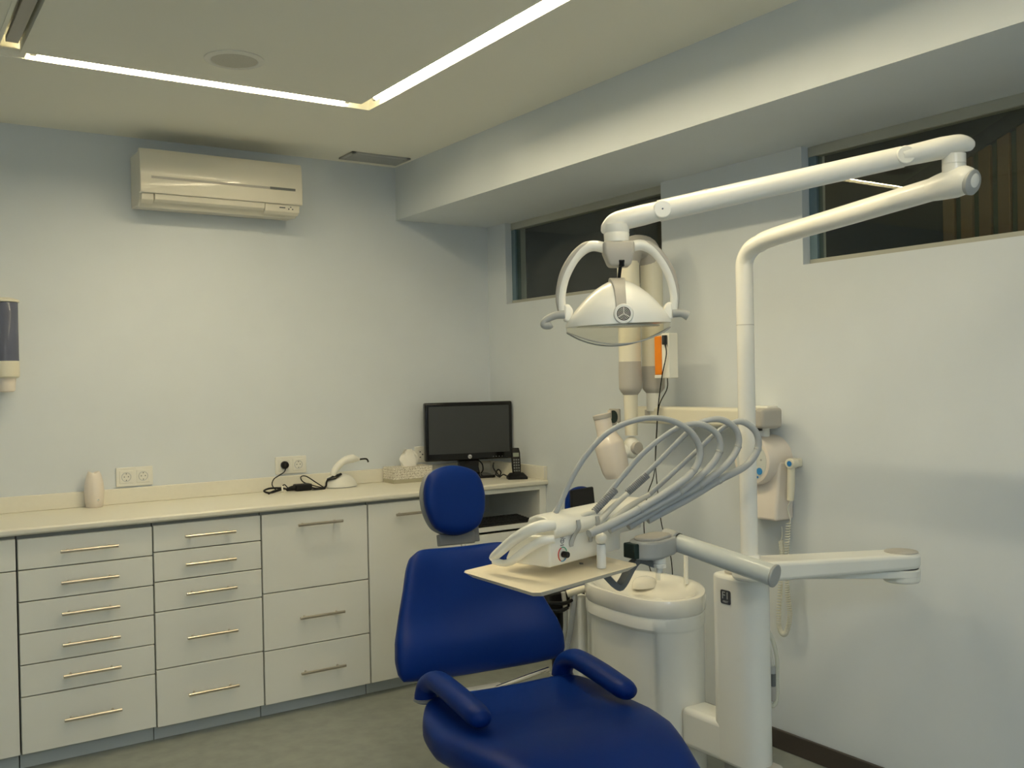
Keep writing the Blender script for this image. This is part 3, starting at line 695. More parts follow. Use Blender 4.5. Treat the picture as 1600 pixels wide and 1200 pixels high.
MB().tube([ra+ad_*.125, ra+ad_*.3, la-ad_*.20, la-ad_*.10], [.0255, .0255, .026, .026], 28, 4).build('spring_arm', LAMPW, ol)
for q, rr in ((ra+ad_*.125, .0265), (la-ad_*.105, .026)):
    MB().cyl(q-Vector((_f.x, _f.y, 0))*rr*1.02, q+Vector((_f.x, _f.y, 0))*rr*1.02, .022).build('joint_disc', LAMPW, ol, bevel=.003)
    MB().cyl(q-Vector((_f.x, _f.y, 0))*(rr*1.02+.001), q, .002).build('joint_pin', BLACK, ol)
MB().tube([la-ad_*.11, la-ad_*.06+Vector((0, 0, -.001)), la-ad_*.0+Vector((0, 0, -.003)), la+ad_*.022+Vector((0, 0, -.010)), la+ad_*.036+Vector((0, 0, -.017)), la+ad_*.042+Vector((0, 0, -.019))], [.026, .028, .0275, .022, .013, .004], 24, 6, flat=.9).build('arm_head_joint', LAMPW, ol)
q = la-ad_*.215
MB().tube([q+Vector((0, 0, .0195))-ad_*.05, q+Vector((0, 0, .0205)), q+Vector((0, 0, .0195))+ad_*.05], [.006, .014, .006], 14, 6, flat=.55).build('cover_clip', BGREY, ol)
# head, local frame: x across, y away from the camera, z up
hx = Vector((math.cos(YAW), math.sin(YAW), 0))
lc = point_of(966, 508, 2.35)
LX = Matrix.Translation(lc) @ Matrix.Rotation(YAW, 4, 'Z')
k_ = 2.35/FPX
def L(px, py, y=0.): return Vector(((px-966)*k_, y, (508-py)*k_))
MB(LX).lathe([(.030, (508-379)*k_), (.031, (508-366)*k_), (.030, (508-365)*k_), (.030, (508-364)*k_), (.031, (508-363)*k_), (.031, (508-352)*k_)], (0, 0, 0)).build('head_swivel', LAMPW, ol)
# grey block and rod
b = MB(LX); b.loft([[L(952, 418, -.030), L(985, 418, -.030), L(985, 418, .02), L(952, 418, .02)], [L(944, 396, -.034), L(992, 396, -.034), L(992, 396, .03), L(944, 396, .03)], [L(943, 378, -.030), L(992, 378, -.030), L(992, 378, .03), L(943, 378, .03)]])
b.build('yoke_block', BGREY, ol, bevel=.008, seg=4)
MB(LX).tube([L(971, 408, -.030), L(971, 418, -.024)], .0075, 16, 0).build('knob', BLACK, ol, bevel=.002)
MB(LX).tube([L(970, 414, -.022), L(967, 441, -.010)], .0042, 12, 0).build('rod', BLACKM, ol)
for sg in (-1, 1):
    def Y_(dx, py, y=0.): return Vector((sg*dx*k_, y, (508-py)*k_))
    pts = [Y_(14, 388), Y_(40, 384), Y_(62, 398), Y_(80, 428), Y_(88, 460), Y_(87, 488)]
    MB(LX).tube(pts, [.0135, .013, .012, .011, .0105, .010], 18, 8).build('yoke_arm', LAMPW, ol)
    pts = [Y_(34, 379), Y_(50, 383), Y_(68, 399), Y_(84.5, 426), Y_(92.5, 460), Y_(91, 488)]
    MB(LX).tube(pts, [.006, .0105, .0115, .0105, .009, .006], 16, 8, flat=.8).build('yoke_cover', BGREY, ol)
    b = MB(LX); b.loft([[Y_(74, 503, y) for y in (-.012, .012)]+[Y_(86, 500, y) for y in (.012, -.012)], [Y_(70, 484, y) for y in (-.014, .014)]+[Y_(84, 478, y) for y in (.014, -.014)], [Y_(76, 474, y) for y in (-.010, .010)]+[Y_(84, 474, y) for y in (.010, -.010)]]); b.build('side_clip', LAMPW, ol, bevel=.005, seg=3)
    hpts = [Y_(84, 492), Y_(98, 492), Y_(108, 496)] if sg > 0 else [Y_(84, 490), Y_(100, 492), Y_(114, 499), Y_(116, 506), Y_(108, 507), Y_(104, 505)]
    hpts = [p+Vector((0, -.01, 0)) for p in hpts]
    MB(LX).tube(hpts, [.010, .009, .012] if sg > 0 else [.010, .009, .008, .009, .009, .007], 16, 8).build('handle', GREY, ol)
# dome
W2 = .127
def dome_h(u): return .006+.104*max(0, 1-abs(u)**1.75)**.95
def dome_d(u): return .008+.080*max(0, 1-abs(u)**2.6)**.7
b = MB(LX); rings = []
for i in range(33):
    u = math.sin(math.pi/2*(2*i/32-1)); h = dome_h(u); dd = dome_d(u); r_ = []
    for k in range(25):
        a = math.pi*k/24; r_.append((u*W2, -dd*math.cos(a)*(1 if True else 0), h*max(math.sin(a), 0)**.8+.004*u))
    rings.append(r_)
b.loft(rings); hd = b.build('lamp_housing', LAMPW, ol, ang=60)
# strap over the crown of the housing
b = MB(LX); rings = []
for k in range(19):
    a = R(8+k*6.2); h = dome_h(0)+.004; dd = dome_d(0)+.003
    y, z = -dd*math.cos(a), h*math.sin(a)**.8
    y2, z2 = -(dd-.012)*math.cos(a), (h-.012)*math.sin(a)**.8
    wq = .0125+.006*math.sin(a)**4
    rings.append([(-wq-.004+.002, y, z), (wq-.002, y, z), (wq-.002, y2, z2), (-wq-.002, y2, z2)])
b.loft(rings); b.build('housing_strap', BGREY, ol, bevel=.002)
vc = L(968, 494, -(dome_d(0)+.000))
vn = MB(LX).lathe([(.0235, -.012), (.0235, .002), (.0215, .005), (.016, .005), (.0155, .003), (.001, .003)], vc, (0, -1, 0), seg=40).build('vent_ring', LAMPW, ol)
MB(LX).lathe([(.0158, .002), (.0158, .0056), (.001, .0056)], vc, (0, -1, 0), seg=40).build('vent_slot', BLACKM, vn)
for r0 in (.0130, .0098, .0066, .0034):
    MB(LX).tube([vc+Vector((r0*math.cos(R(t)), -.0058, r0*math.sin(R(t)))) for t in range(0, 361, 10)], .0006, 8, 0).build('vent_ring_bar', LAMPW, vn)
for k in range(3):
    a = R(90+120*k); e = vc+Vector((.0150*math.cos(a), -.0060, .0150*math.sin(a)))
    MB(LX).tube([vc+Vector((0, -.0060, 0)), e], .0008, 8, 0).build('vent_spoke', LAMPW, vn)
# clear shield below with its grey rim
for sg in (-1, 1):
    top, bot, mid = [], [], []
    for i in range(33):
        u = math.sin(math.pi/2*(2*i/32-1)); h = .012+.036*max(0, 1-abs(u)**2.0); dd = dome_d(u)
        top.append(Vector((u*(W2-.001), sg*dd*.98, .002+.004*u))); bot.append(Vector((u*(W2-.003), sg*dd*.80, -h+.004*u))); mid.append(Vector((u*(W2-.002), sg*dd*.93, -h*.5+.004*u)))
    b = MB(LX); b.loft([top, mid, bot], cap=False, closed=False); b.build('clear_shield', CLEAR, ol)
    MB(LX).tube(bot, .0018, 10, 0).build('shield_rim', GREY, ol)
MB(LX).prism([(math.cos(t)*.100, math.sin(t)*.052) for t in [2*math.pi*k/36 for k in range(36)]], -.004, -.001).build('reflector', mat('lamp_reflector', (.62, .60, .52), .22, metal=.7), ol)

# ------------------------------------------------------------------ instrument delivery unit
OC = Vector((-1.362, -2.410, .915)); DR = R(15.5)
DX = Matrix.Translation(OC) @ Matrix.Rotation(DR, 4, 'Z')
iv = thing('instrument_unit', 'white dental instrument console with grey hoses on a swing arm', 'instrument console', OC, DR)
def extr(b, prof, x0, x1, s0=1.): b.loft([[(x0, p[0], p[1]) for p in prof], [(x1, p[0], p[1]) for p in prof]])
prof = [(.0, .006), (.004, .0), (.150, .0), (.155, .010), (.135, .045), (.100, .078), (.02, .082), (.0, .078)]
b = MB(DX)
left = [(p[0]*1.0, p[1]) for p in prof]
b.loft([[(0, p[0], p[1]) for p in prof], [(.325, p[0], p[1]) for p in prof]])
b.build('console_body', UNIT, iv, bevel=.005)
MB(DX).box((.325, .02, .040), (.47, .12, .080)).build('rear_housing', UNIT, iv, bevel=.010)
b = MB(DX); tp = [(-.014, .082), (-.020, .094), (-.016, .108), (.0, .122), (.025, .130), (.07, .130), (.11, .118), (.125, .10), (.12, .076), (.0, .072)]
b.loft([[(.002+max(0, p[0]-.02)*.5, p[0], p[1]) for p in tp], [(.20, p[0], p[1]+.002) for p in tp], [(.47, p[0], p[1]+.004) for p in tp]]); b.build('instrument_rest', UNIT, iv, bevel=.007, seg=3)
# handle loop at the left end
def T(px, py, Z): return point_of(px, py, Z)
b = MB(); b.tube([T(866, 820, 2.52), T(848, 822, 2.51), T(826, 829, 2.52), T(802, 844, 2.55), T(783, 860, 2.58), T(773, 869, 2.60), T(769, 874, 2.605)], [.014, .0165, .0155, .0145, .0135, .0125, .010], 18, 8)
b.build('grip', UNIT, iv)
b = MB(); b.tube([T(866, 842, 2.50), T(848, 845, 2.50), T(828, 856, 2.52), T(810, 869, 2.54), T(797, 878, 2.56), T(786, 880, 2.58), T(772, 876, 2.60)], [.011, .012, .012, .0115, .010, .009, .010], 18, 8)
b.build('grip', UNIT, iv)
# holders: grey notches in the front
for u in (.098, .185):
    MB(DX).tube([(u, -.020, .116), (u, -.022, .095), (u-.004, -.010, .075), (u-.010, -.004, .055), (u-.010, -.004, .045)], [.008, .0085, .008, .009, .007], 14, 6, flat=.5, up=(0, 1, 0)).build('instrument_holder', GREY, iv)
# knob and marks
kc = (.052, -.002, .029)
kn_ = MB(DX).lathe([(.0085, 0), (.0085, .016), (.0075, .018), (.001, .018)], kc, (0, -1, 0), seg=24).build('knob', BLACK, iv)
for a0, a1, m in ((110, 240, RED), (245, 330, mat('blue_mark', (.10, .35, .60), .5)), (20, 100, GREEN)):
    pp = [(kc[0]+.0185*math.cos(R(t)), -.0015, kc[2]+.0185*math.sin(R(t))) for t in range(a0, a1+1, 10)]
    MB(DX).tube(pp, .0014, 8, 0).build('dial_mark', m, iv)
b = MB(DX)
b.tube([(kc[0]+.007*math.cos(R(t)), -.0008, .064+.006*math.sin(R(t))) for t in range(0, 361, 20)], .0010, 8, 0)
b.box((.046, -.0012, .0635), (.058, .0, .0655)); b.box((.058, -.0012, .068), (.066, .0, .0695)); b.box((.044, -.0012, .0725), (.058, 0, .0745)); b.box((.044, -.0012, .052), (.058, 0, .0545))
b.build('printed_symbol', MGREY, iv)
# hoses: (start at the holder, ... , far end); positions in world space along the console
def T(px, py, Z): return point_of(px, py, Z)
hoses = [
 # four sprung hoses rising from the front of the console, looping over and dropping to the back
 ([(868, 802, 2.66), (905, 727, 2.68), (950, 676, 2.72), (1000, 655, 2.76), (1045, 656, 2.80), (1080, 676, 2.83), (1094, 706, 2.85), (1084, 735, 2.83), (1055, 760, 2.78), (1000, 795, 2.70), (952, 820, 2.62), (920, 834, 2.57)], [.0068, .0068, .0068, .0070, .0072, .0076, .0080, .0082, .0086, .0095, .0098, .0090], 'grey'),
 ([(942, 782, 2.82), (975, 742, 2.84), (1005, 708, 2.86), (1040, 680, 2.88), (1068, 665, 2.90), (1098, 664, 2.92), (1121, 680, 2.94), (1124, 706, 2.94), (1104, 735, 2.90), (1062, 768, 2.82), (1008, 799, 2.73), (952, 828, 2.64)], [.0068]*5+[.0078, .0080, .0080, .0084, .0095, .0098, .0090], 'grey'),
 ([(985, 762, 2.92), (1012, 738, 2.93), (1045, 705, 2.95), (1078, 672, 2.96), (1100, 658, 2.97), (1128, 656, 2.98), (1150, 672, 3.00), (1153, 698, 3.00), (1134, 727, 2.96), (1093, 758, 2.90), (1043, 785, 2.82), (982, 823, 2.72)], [.0068]*5+[.0080, .0080, .0080, .0084, .0095, .0098, .0090], 'grey'),
 ([(1012, 775, 2.98), (1045, 745, 3.00), (1085, 708, 3.02), (1115, 680, 3.03), (1138, 664, 3.04), (1160, 659, 3.05), (1181, 675, 3.06), (1184, 702, 3.06), (1165, 728, 3.04), (1123, 750, 2.98), (1078, 777, 2.90), (1012, 813, 2.80)], [.0065]*5+[.0080, .0080, .0082, .0084, .0095, .0098, .0090], 'grey'),
]
for i, (pts, rr, _) in enumerate(hoses):
    rr = [q*(1.10 if k < 5 else 1.20) for k, q in enumerate(rr)]
    pts = [(p[0], p[1], 2.6+(p[2]-2.6)*.5 if p[2] > 2.6 else p[2]) for p in pts]
    h = MB().tube([T(*p) for p in pts], rr, 16, 8).build('hose', HOSE, iv)
    for j in (7, 9):
        p = T(*pts[j]); q = T(*pts[j+1]); d_ = (q-p).normalized()
        MB().cyl(p-d_*.004, p+d_*.004, rr[j]*1.10, seg=18).build('hose_ring', GREY, h)
# sleeves on the rising side, handpiece of the first hose
MB().tube([T(862, 810, 2.64), T(868, 802, 2.66), T(877, 785, 2.67)], [.011, .010, .007], 16, 4).build('handpiece', WPLAS, iv)
for a_, c_ in (((928, 800, 2.69), (962, 765, 2.71)), ((980, 770, 2.75), (1012, 742, 2.76))):
    s_ = MB(); P_, Q_ = T(*a_), T(*c_); n = 15
    s_.tube([P_+(Q_-P_)*(i/(2*n)) for i in range(2*n+1)], [(.0108 if i % 2 else .0094) for i in range(2*n+1)], 16, 0)
    s_.build('ribbed_sleeve', RIB, iv)
for a_, c_ in (((893, 812, 2.62), (930, 800, 2.69)), ((925, 822, 2.66), (982, 770, 2.75)), ((950, 812, 2.70), (1014, 773, 2.785))):
    P_, Q_ = T(*a_), T(*c_)
    MB().tube([P_-Vector((0, 0, .01)), (P_+Q_)/2, Q_], [.0085, .0085, .007], 16, 4).build('handpiece', HOSEW, iv)
# pivot drum, stem, swing arm with end cap
dm = T(1020, 852, 2.80)
dd_ = stadium(dm.x-.030, dm.y-.012, dm.x+.035, dm.y+.010, .052, .048, 16)
b = MB(); b.prism(dd_, dm.z-.030, dm.z+.022); b.build('pivot_drum', GREY, iv, bevel=.008, seg=3)
b = MB(); b.prism(stadium(dm.x-.028, dm.y-.012, dm.x+.03, dm.y+.008, .040, .036, 14), dm.z+.020, dm.z+.030); b.build('drum_cover', BGREY, iv, bevel=.004)
MB().box((dm.x-.095, dm.y-.03, dm.z-.026), (dm.x-.045, dm.y+.02, dm.z+.016)).build('connector_block', TEAL, iv, bevel=.004)
st = (dm.x-.008, dm.y-.035)
MB().lathe([(.006, -.072), (.010, -.072), (.010, -.058), (.019, -.058), (.019, -.048), (.017, -.046), (.019, -.044), (.019, -.028)], (st[0], st[1], dm.z), seg=24).build('pivot_stem', WPLAS, iv)
capc = T(1208, 899, 2.66); armf = T(1056, 847, 2.86); ad2 = (capc-armf).normalized()
MB().tube([armf, capc], [.027, .030], 28, 0).build('swing_arm', mat('arm_greywhite', (.60, .63, .60), .32, coat=.3), iv, bevel=.003)
MB().cyl(capc, capc+ad2*.008, .0325).build('arm_end_cap', GREY, iv, bevel=.003)
MB().cyl(armf-ad2*.045, armf+ad2*.006, .031).build('arm_front_joint', GREY, iv, bevel=.006)
MB().cyl(armf+ad2*.006, armf+ad2*.009, .029).build('joint_gap', BLACK, iv)
# tray support bar and tray
tz = .895
bar = [Vector((st[0], st[1], dm.z-.052)), T(995, 876, 2.78), T(972, 912, 2.73), T(962, 915, 2.72), T(935, 905, 2.72), T(905, 892, 2.72)]
bar[-1].z = tz-.012; bar[-2].z = tz-.020
b = MB(); P_ = catmull(bar, 5); rings = []
for i, p in enumerate(P_):
    t_ = (P_[min(i+1, len(P_)-1)]-P_[max(i-1, 0)]).normalized(); n_ = Vector((0, 0, 1)); n_ = (n_-t_*n_.dot(t_)).normalized(); s_ = t_.cross(n_)
    rings.append([p+s_*a*.012+n_*c*.009 for a, c in ((-1, -1), (1, -1), (1, 1), (-1, 1))])
b.loft(rings); b.build('tray_support', DGREY, iv, bevel=.001)
A_, B_, C_ = on(720, 893, 2, tz+.004), on(838, 928, 2, tz+.004), on(1000, 882, 2, tz+.004); D_ = A_+C_-B_
ctr = (A_+B_+C_+D_)/4
def quad(s, z, ch=.035):
    P4 = [A_, B_, C_, D_]; out = []
    for i in range(4):
        p = P4[i]; a = P4[i-1]; c2 = P4[(i+1) % 4]
        for o_ in (a, c2):
            q = p+(o_-p).normalized()*ch
            q = ctr+(q-ctr)*1.0; v_ = q-ctr; v_.z = 0; q = ctr+v_*(1-s/v_.length) ; out.append((q.x, q.y, z))
    return out
b = MB(); b.loft([quad(.022, tz-.010, .02), quad(0, tz+.004, .016), quad(.004, tz+.0052, .016), quad(.024, tz-.004, .018)]); b.build('tray', mat('tray_cream', (.80, .72, .55), .35, coat=.2), iv, smooth=False)
bt = on(940, 887, 2, tz-.002)
bo = thing('bottle', 'small frosted bottle with round white stopper standing on the tray', 'bottle', (bt.x, bt.y, tz-.004))
MB().lathe([(.009, 0), (.0125, .002), (.0128, .01), (.0128, .055), (.012, .066)], (bt.x, bt.y, tz-.004)).build('vial', BOTTLE, bo)
MB().ball((bt.x, bt.y, tz+.078), .0168, sc=(1, 1, .95)).build('stopper', WPLAS, bo)

# ------------------------------------------------------------------ x-ray machine on the window wall
xm = thing('xray_machine', 'white dental x-ray machine folded up on the window wall', 'x-ray machine', (0, -1.75, 1.25))
MB().loft([[(x, -1.345, z) for x, z in ((-.150, 1.213), (-.05, 1.213), (-.05, 1.283), (-.150, 1.283))], [(x, -2.02, z) for x, z in ((-.150, 1.213), (-.05, 1.213), (-.05, 1.283), (-.150, 1.283))]]).build('wall_arm', CREAM, xm, bevel=.012, seg=4)
MB().box((-.153, -2.062, 1.212), (-.047, -2.020, 1.285)).build('arm_end_cap', BGREY, xm, bevel=.012, seg=4)
MB().box((-.06, -2.0, 1.205), (-.0, -1.90, 1.29)).build('wall_bracket', UNIT, xm, bevel=.005)
MB().cyl((-.10, -1.965, 1.20), (-.10, -1.965, 1.213), .035).build('pivot', BLACK, xm)
MB().box((-.1515, -1.455, 1.247), (-.149, -1.425, 1.270)).build('badge', BGREY, xm)
xa = on(1021, 600, 0, -.13)
ya = xa.y
b_low, b_top = 1.285, 1.885
MB().tube([(-.13, ya, b_low-.02), (-.13, ya, 1.36)], .030, 24, 0).build('arm_pivot', WPLAS, xm)
MB().tube([(-.13, ya, 1.335), (-.13, ya, 1.36), (-.13, ya, 1.42), (-.13, ya, 1.45)], [.026, .046, .048, .047], 24, 6).build('arm_cuff', BGREY, xm)
MB().tube([(-.13, ya, 1.45), (-.13, ya, b_top)], [.046, .046], 24, 0).build('scissor_arm', CREAM, xm)
yb2 = on(985, 600, 0, -.25).y; XA = -.25
MB().tube([(XA, yb2, 1.335), (XA, yb2, 1.36), (XA, yb2, 1.42), (XA, yb2, 1.47)], [.030, .046, .047, .046], 24, 6).build('arm_cuff', BGREY, xm)
MB().tube([(XA, yb2, 1.47), (XA, yb2, b_top-.01)], [.0455, .0455], 24, 0).build('scissor_arm', CREAM, xm)
MB().tube([(XA, yb2+.0, b_top-.02), (XA*.8-.13*.2, yb2*.8+ya*.2, b_top+.045), (XA*.2-.13*.8, yb2*.2+ya*.8, b_top+.045), (-.13, ya, b_top-.02)], [.044, .05, .05, .044], 20, 6).build('elbow', BGREY, xm)
MB().tube([(XA, yb2, 1.35), (XA, yb2, 1.17)], [.0295, .0255], 20, 0).build('drop_tube', CREAM, xm)
yk = Vector((XA, yb2, 1.120))
MB().ball(yk, .036, sc=(1, 1, 1.25)).build('yoke', WPLAS, xm)
cdir = Vector((-_f.x*.85+_r.x*.55, -_f.y*.85+_r.y*.55, 0)).normalized()
MB().lathe([(.026, .02), (.026, .040), (.024, .043), (.001, .043)], yk, cdir, seg=24).build('yoke_cap', BGREY, xm)
Zx = (yk-CAM).dot(_f)
hp_ = [point_of(x_, y_, Zx-.02) for x_, y_ in ((941, 652), (945, 672), (948, 680), (951, 693), (957, 715), (962, 736), (964, 746))]
MB().tube(hp_, [.0345, .034, .042, .060, .060, .054, .044], 28, 6).build('tube_head', PINKW, xm)
hd0 = (hp_[0]-hp_[1]).normalized()
MB().tube([hp_[0]-hd0*.005, hp_[0]+hd0*.012], [.037, .037], 28, 0).build('cone_rim', BGREY, xm, bevel=.002)
MB().tube([hp_[0]+hd0*.012, hp_[0]+hd0*.0135], [.030, .030], 28, 0).build('cone_window', PINKW, xm)
MB().tube([hp_[4], yk], [.030, .028], 20, 0).build('head_joint', WPLAS, xm)
# open junction box behind the tube head
jb = on(962, 651, 0, 0)
j = thing('junction_box', 'open grey electrical junction box on the window wall behind the x-ray head', 'junction box', (0, jb.y, jb.z))
MB().box((-.012, jb.y-.036, jb.z-.036), (0, jb.y+.036, jb.z+.036)).build('frame', BGREY, j, bevel=.004)
MB().cyl((-.0135, jb.y, jb.z), (-.006, jb.y, jb.z), .029).build('opening', TEAL, j)
for dy, dz in ((.028, .028), (-.028, -.028)): MB().cyl((-.014, jb.y+dy, jb.z+dz), (-.010, jb.y+dy, jb.z+dz), .004, seg=10).build('screw', CHROME, j)
MB().box((-.020, jb.y+.012, jb.z-.01), (-.012, jb.y+.034, jb.z+.03)).build('terminal', PINKW, j, bevel=.002)
# sensor holder with orange cover
XS = -.185
s0 = on(1023, 524, 0, XS); s1 = on(1046, 591, 0, XS)
so = thing('sensor_holder', 'white holder with an orange cover and thin black cables on the x-ray arm', 'holder', (XS, (s0.y+s1.y)/2, (s0.z+s1.z)/2))
MB().box((XS-.0, s1.y, s1.z), (XS+.05, s0.y-.036, s0.z+.006)).build('housing', WPLAS, so, bevel=.004)
MB().box((XS-.006, s0.y-.042, s1.z), (XS+.004, s0.y, s1.z+.014)).build('cover_base', WPLAS, so, bevel=.003)
MB().box((XS-.006, s0.y-.040, s1.z+.014), (XS+.004, s0.y-.002, s0.z-.004)).build('cover', ORANGE, so, bevel=.004)
pc = on(1039, 530, 0, XS-.005)
MB().box((XS-.014, pc.y-.010, pc.z-.022), (XS-.0005, pc.y+.010, pc.z+.016)).build('plug', BLACK, so, bevel=.003)
def C(px, py, x=-.045): return on(px, py, 0, x)
MB().tube([C(1039, 536, XS-.01), C(1041, 555, XS-.01), C(1034, 590, XS-.005), C(1028, 640, -.165), C(1026, 680, -.17), C(1022, 740, -.06), C(1012, 772, -.05), C(1006, 815, -.04), C(1010, 860, -.03), C(1016, 890, -.03), C(1030, 920, -.03)], .0022, 8, 8).build('cable', BLACK, so)
MB().tube([C(1043, 590, XS+.01), C(1042, 608, XS+.01), C(1030, 634, -.165), C(1026, 672, -.17), C(1024, 720, -.06), C(1028, 770, -.05), C(1034, 820, -.04), C(1048, 870, -.03), C(1052, 920, -.03)], .0022, 8, 8).build('cable', BLACK, so)
# x-ray control box with round panel and handset
t0 = on(1174, 720, 0, -.12); tr_ = .090
xc = thing('xray_control', 'cream x-ray control box with round dial panel behind the lamp pole', 'control box', (0, t0.y, t0.z))
yl, yr = on(1160, 820, 0, -.08).y, on(1224, 820, 0, -.06).y
MB().loft([[(x, y, .872) for x, y in ((-.10, yl), (-.10, yr), (0, yr), (0, yl))], [(x, y, t0.z) for x, y in ((-.075, yl), (-.075, yr), (0, yr), (0, yl))]]).build('box', PINKW, xc, bevel=.010)
dl = MB().lathe([(tr_+.002, 0), (tr_+.002, .05), (tr_, .110), (tr_-.006, .118), (tr_-.016, .120), (.001, .120)], (0, t0.y, t0.z), (-1, 0, 0), seg=48).build('dial_housing', PINKW, xc)
MB().lathe([(tr_-.018, .120), (tr_-.018, .1212), (.001, .1212)], (0, t0.y, t0.z), (-1, 0, 0), seg=48).build('panel', mat('dial_panel', (.62, .64, .60), .35), dl)
for dy, dz, r_, m in ((-.040, -.036, .013, SKYB), (.01, -.045, .013, SKYB), (-.025, .020, .006, GREY), (-.048, .006, .004, GREY), (-.03, .04, .004, GREY), (0, .03, .006, GREY), (.03, .03, .006, GREY), (-.030, -.058, .004, SKYB)):
    MB().cyl((-.121, t0.y+dy, t0.z+dz), (-.1235, t0.y+dy, t0.z+dz), r_, seg=20).build('button', m, dl)
MB().cyl((-.06, t0.y, t0.z+.085), (-.06, t0.y, 1.21), .028).build('neck', UNIT, xc)
hy = on(1236, 724, 0, -.05)
xh = thing('xray_handset', 'cream exposure handset with blue button and coiled cord', 'handset', (0, hy.y, hy.z))
MB().box((-.035, hy.y-.012, hy.z-.015), (0, hy.y+.015, hy.z+.015)).build('cradle', CREAM, xh, bevel=.004)
MB().cyl((-.03, hy.y, hy.z), (-.066, hy.y-.006, hy.z), .019).build('button_head', CREAM, xh, bevel=.003)
MB().cyl((-.066, hy.y-.006, hy.z), (-.068, hy.y-.006, hy.z), .010, seg=20).build('button', SKYB, xh)
MB().tube([(-.05, hy.y, hy.z-.01), (-.05, hy.y+.002, hy.z-.08), (-.05, hy.y+.006, hy.z-.135)], [.0135, .0145, .0125], 18, 4).build('grip', CREAM, xh)
def coil(pts, rc_, turns, r_):
    P_ = catmull(pts, 40); out = []; n = len(P_); N = turns*10
    for i in range(N+1):
        t = i/N*(n-1); k = min(int(t), n-2); p = P_[k].lerp(P_[k+1], t-k); tg = (P_[k+1]-P_[k]).normalized()
        a = Vector((1, 0, 0)); a = (a-tg*a.dot(tg)).normalized(); c_ = tg.cross(a); th = 2*math.pi*i/10
        out.append(p+(a*math.cos(th)+c_*math.sin(th))*rc_)
    return out
e0 = (-.05, hy.y+.006, hy.z-.135)
MB().tube([e0, C(1231, 795, -.05), C(1235, 812, -.05), C(1232, 818, -.05)], .0028, 8, 8).build('cord', CORD, xh)
cp_ = [C(1232, 816, -.05), C(1229, 870, -.05), C(1230, 920, -.05), C(1234, 965, -.05), C(1226, 991, -.05), C(1217, 975, -.05), C(1219, 920, -.05), C(1222, 870, -.05), C(1220, 845, -.05)]
MB().tube(coil(cp_, .0075, 105, .002), .0024, 6, 0).build('coiled_cord', CORD, xh)
MB().tube([C(1220, 845, -.05), C(1222, 835, -.05), C(1221, 823, -.05)], .0022, 8, 6).build('cord', CORD, xh)

# ------------------------------------------------------------------ stool, hoses and cart behind the chair
sb0 = point_of(905, 790, 3.75)
stl = thing('assistant_stool', 'blue and black assistant stool half hidden behind the instrument console', 'stool', (-.62, -1.25, 0))
SXF = Matrix.Translation((sb0.x, sb0.y, 0)) @ Matrix.Rotation(R(196), 4, 'Z')
b = MB(SXF); b.pad(lambda a, c_, s_: Vector((a*.085*math.sqrt(1-.35*c_*c_), s_*.018*((1-abs(a)**6)*(1-abs(c_)**6))**.45, .905+c_*.085*math.sqrt(1-.35*a*a))), 22); b.build('back_cushion', BLUE, stl)
sb0 = sb0; b = MB(SXF); b.loft([[(x, .016, z) for x, z in ((-.08, .83), (.08, .83), (.085, .985), (-.06, .985))], [(x, .028, z) for x, z in ((-.08, .83), (.08, .83), (.085, .985), (-.06, .985))]]); b.build('back_shell', BLACKM, stl, bevel=.008)
so_ = Vector((sb0.x+.06, sb0.y+.24, 0))
MB().tube([SXF @ Vector((0, .035, .86)), SXF @ Vector((0, .045, .70)), SXF @ Vector((.0, .0, .53)), (so_.x, so_.y, .51)], .012, 12, 6).build('back_bar', BLACKM, stl)
MB().lathe([(.10, .50), (.17, .505), (.185, .53), (.18, .56), (.14, .575), (.001, .578)], so_).build('seat', BLUE, stl)
MB().cyl((so_.x, so_.y, .09), (so_.x, so_.y, .51), .025).build('gas_column', BLACKM, stl)
for k in range(5):
    a = R(72*k+20); e = so_+Vector((math.cos(a), math.sin(a), 0))*.25
    MB().tube([(so_.x, so_.y, .10), (e.x, e.y, .065)], [.022, .014], 12, 0).build('foot', BLACKM, stl)
    MB().lathe([(.001, -.012), (.026, -.012), (.028, -.008), (.028, .008), (.026, .012), (.001, .012)], (e.x, e.y, .030), (math.sin(a), -math.cos(a), 0), seg=18).build('caster', BLACKM, stl)
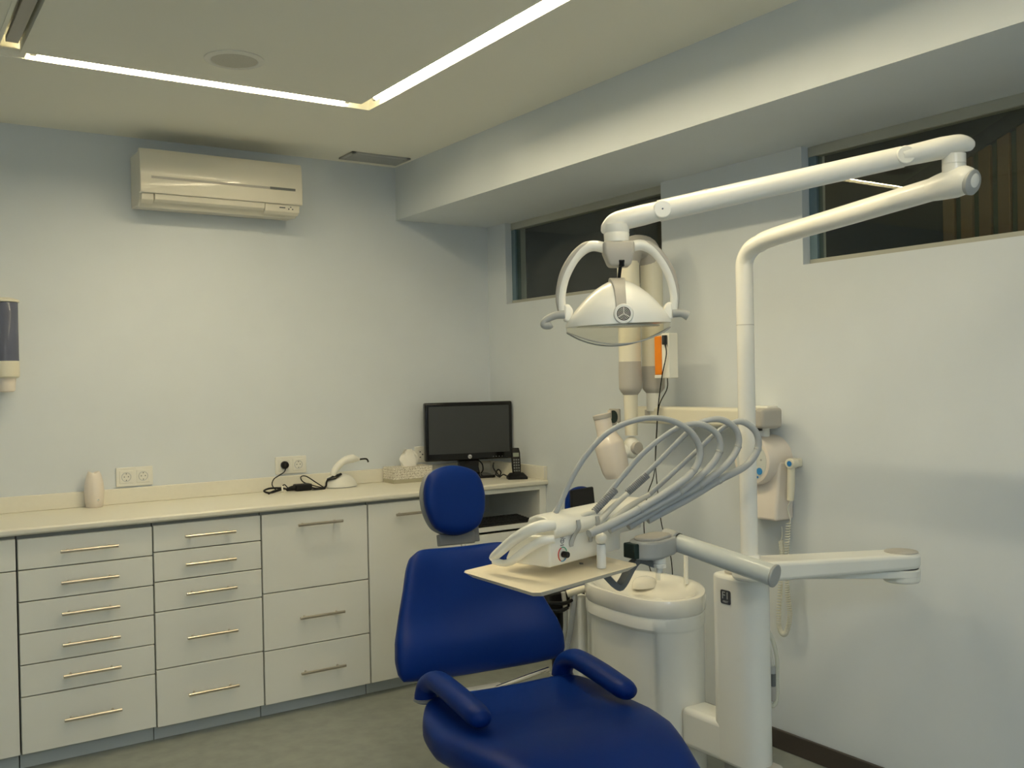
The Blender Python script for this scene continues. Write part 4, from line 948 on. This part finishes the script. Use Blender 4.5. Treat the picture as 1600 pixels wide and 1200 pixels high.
# assistant's instrument holder on the far side of the basin
ah = thing('suction_holder', 'black suction handle holder with white hoses between chair and spittoon', 'holder', (-.86, -1.72, 0))
q0 = point_of(868, 935, 3.62)
MB().box((q0.x-.045, q0.y-.03, q0.z-.035), (q0.x+.055, q0.y+.03, q0.z+.028)).build('holder_block', BLACKM, ah, bevel=.008)
for dz, L_ in ((-.045, .07), (-.010, .09)):
    a = point_of(858, 938+dz*-300, 3.54); MB().tube([a-Vector((.02, 0, 0)), a+Vector((L_*.5, -.02, -.008)), a+Vector((L_, -.02, -.002))], [.007, .008, .006], 12, 6).build('suction_handle', BLACK, ah)
MB().tube([point_of(886, 928, 3.58), point_of(905, 922, 3.58), point_of(925, 917, 3.58)], .014, 16, 6).build('holder_arm', CREAM, ah)
MB().tube([point_of(880, 925, 3.60), point_of(884, 960, 3.60), point_of(882, 1000, 3.62), point_of(878, 1040, 3.64), point_of(872, 1075, 3.66)], .0085, 12, 8).build('hose', HOSEW, ah)
MB().tube([point_of(898, 925, 3.58), point_of(894, 965, 3.58), point_of(887, 1005, 3.60), point_of(876, 1045, 3.62), point_of(868, 1080, 3.64)], .011, 12, 8).build('hose', HOSE, ah)
f0 = point_of(906, 930, 3.60)
MB().box((f0.x-.02, f0.y-.02, 0), (f0.x+.03, f0.y+.05, f0.z)).build('side_post', UNIT, ah, bevel=.01)
# clear valve and tubes on the wall side of the column
vv = point_of(1207, 1060, 3.0)
va = thing('tube_trap', 'clear plastic trap with tubes hanging behind the column', 'tube trap', (vv.x, vv.y, 0))
def V_(px, py, dz=0): return point_of(px, py, 3.02+dz)
MB().tube([V_(1200, 985), V_(1209, 1005), V_(1214, 1030), V_(1214, 1060), V_(1214, 1090), V_(1208, 1103), V_(1200, 1095)], .0065, 12, 8).build('tube', mat('clear_tube', (.62, .62, .52), .2), va)
MB().tube([V_(1199, 1000), V_(1204, 1020), V_(1208, 1045)], .005, 12, 8).build('tube', HOSEW, va)
MB().tube([V_(1208, 1052), V_(1208, 1072)], .009, 14, 0).build('valve', DGREY, va, bevel=.002)
MB().tube([V_(1206, 1040), V_(1206, 1052)], .012, 14, 0).build('collar', GREY, va, bevel=.002)
MB().tube([V_(1206, 1072), V_(1207, 1095)], [.012, .010], 14, 0).build('trap_cup', BGREY, va, bevel=.003)
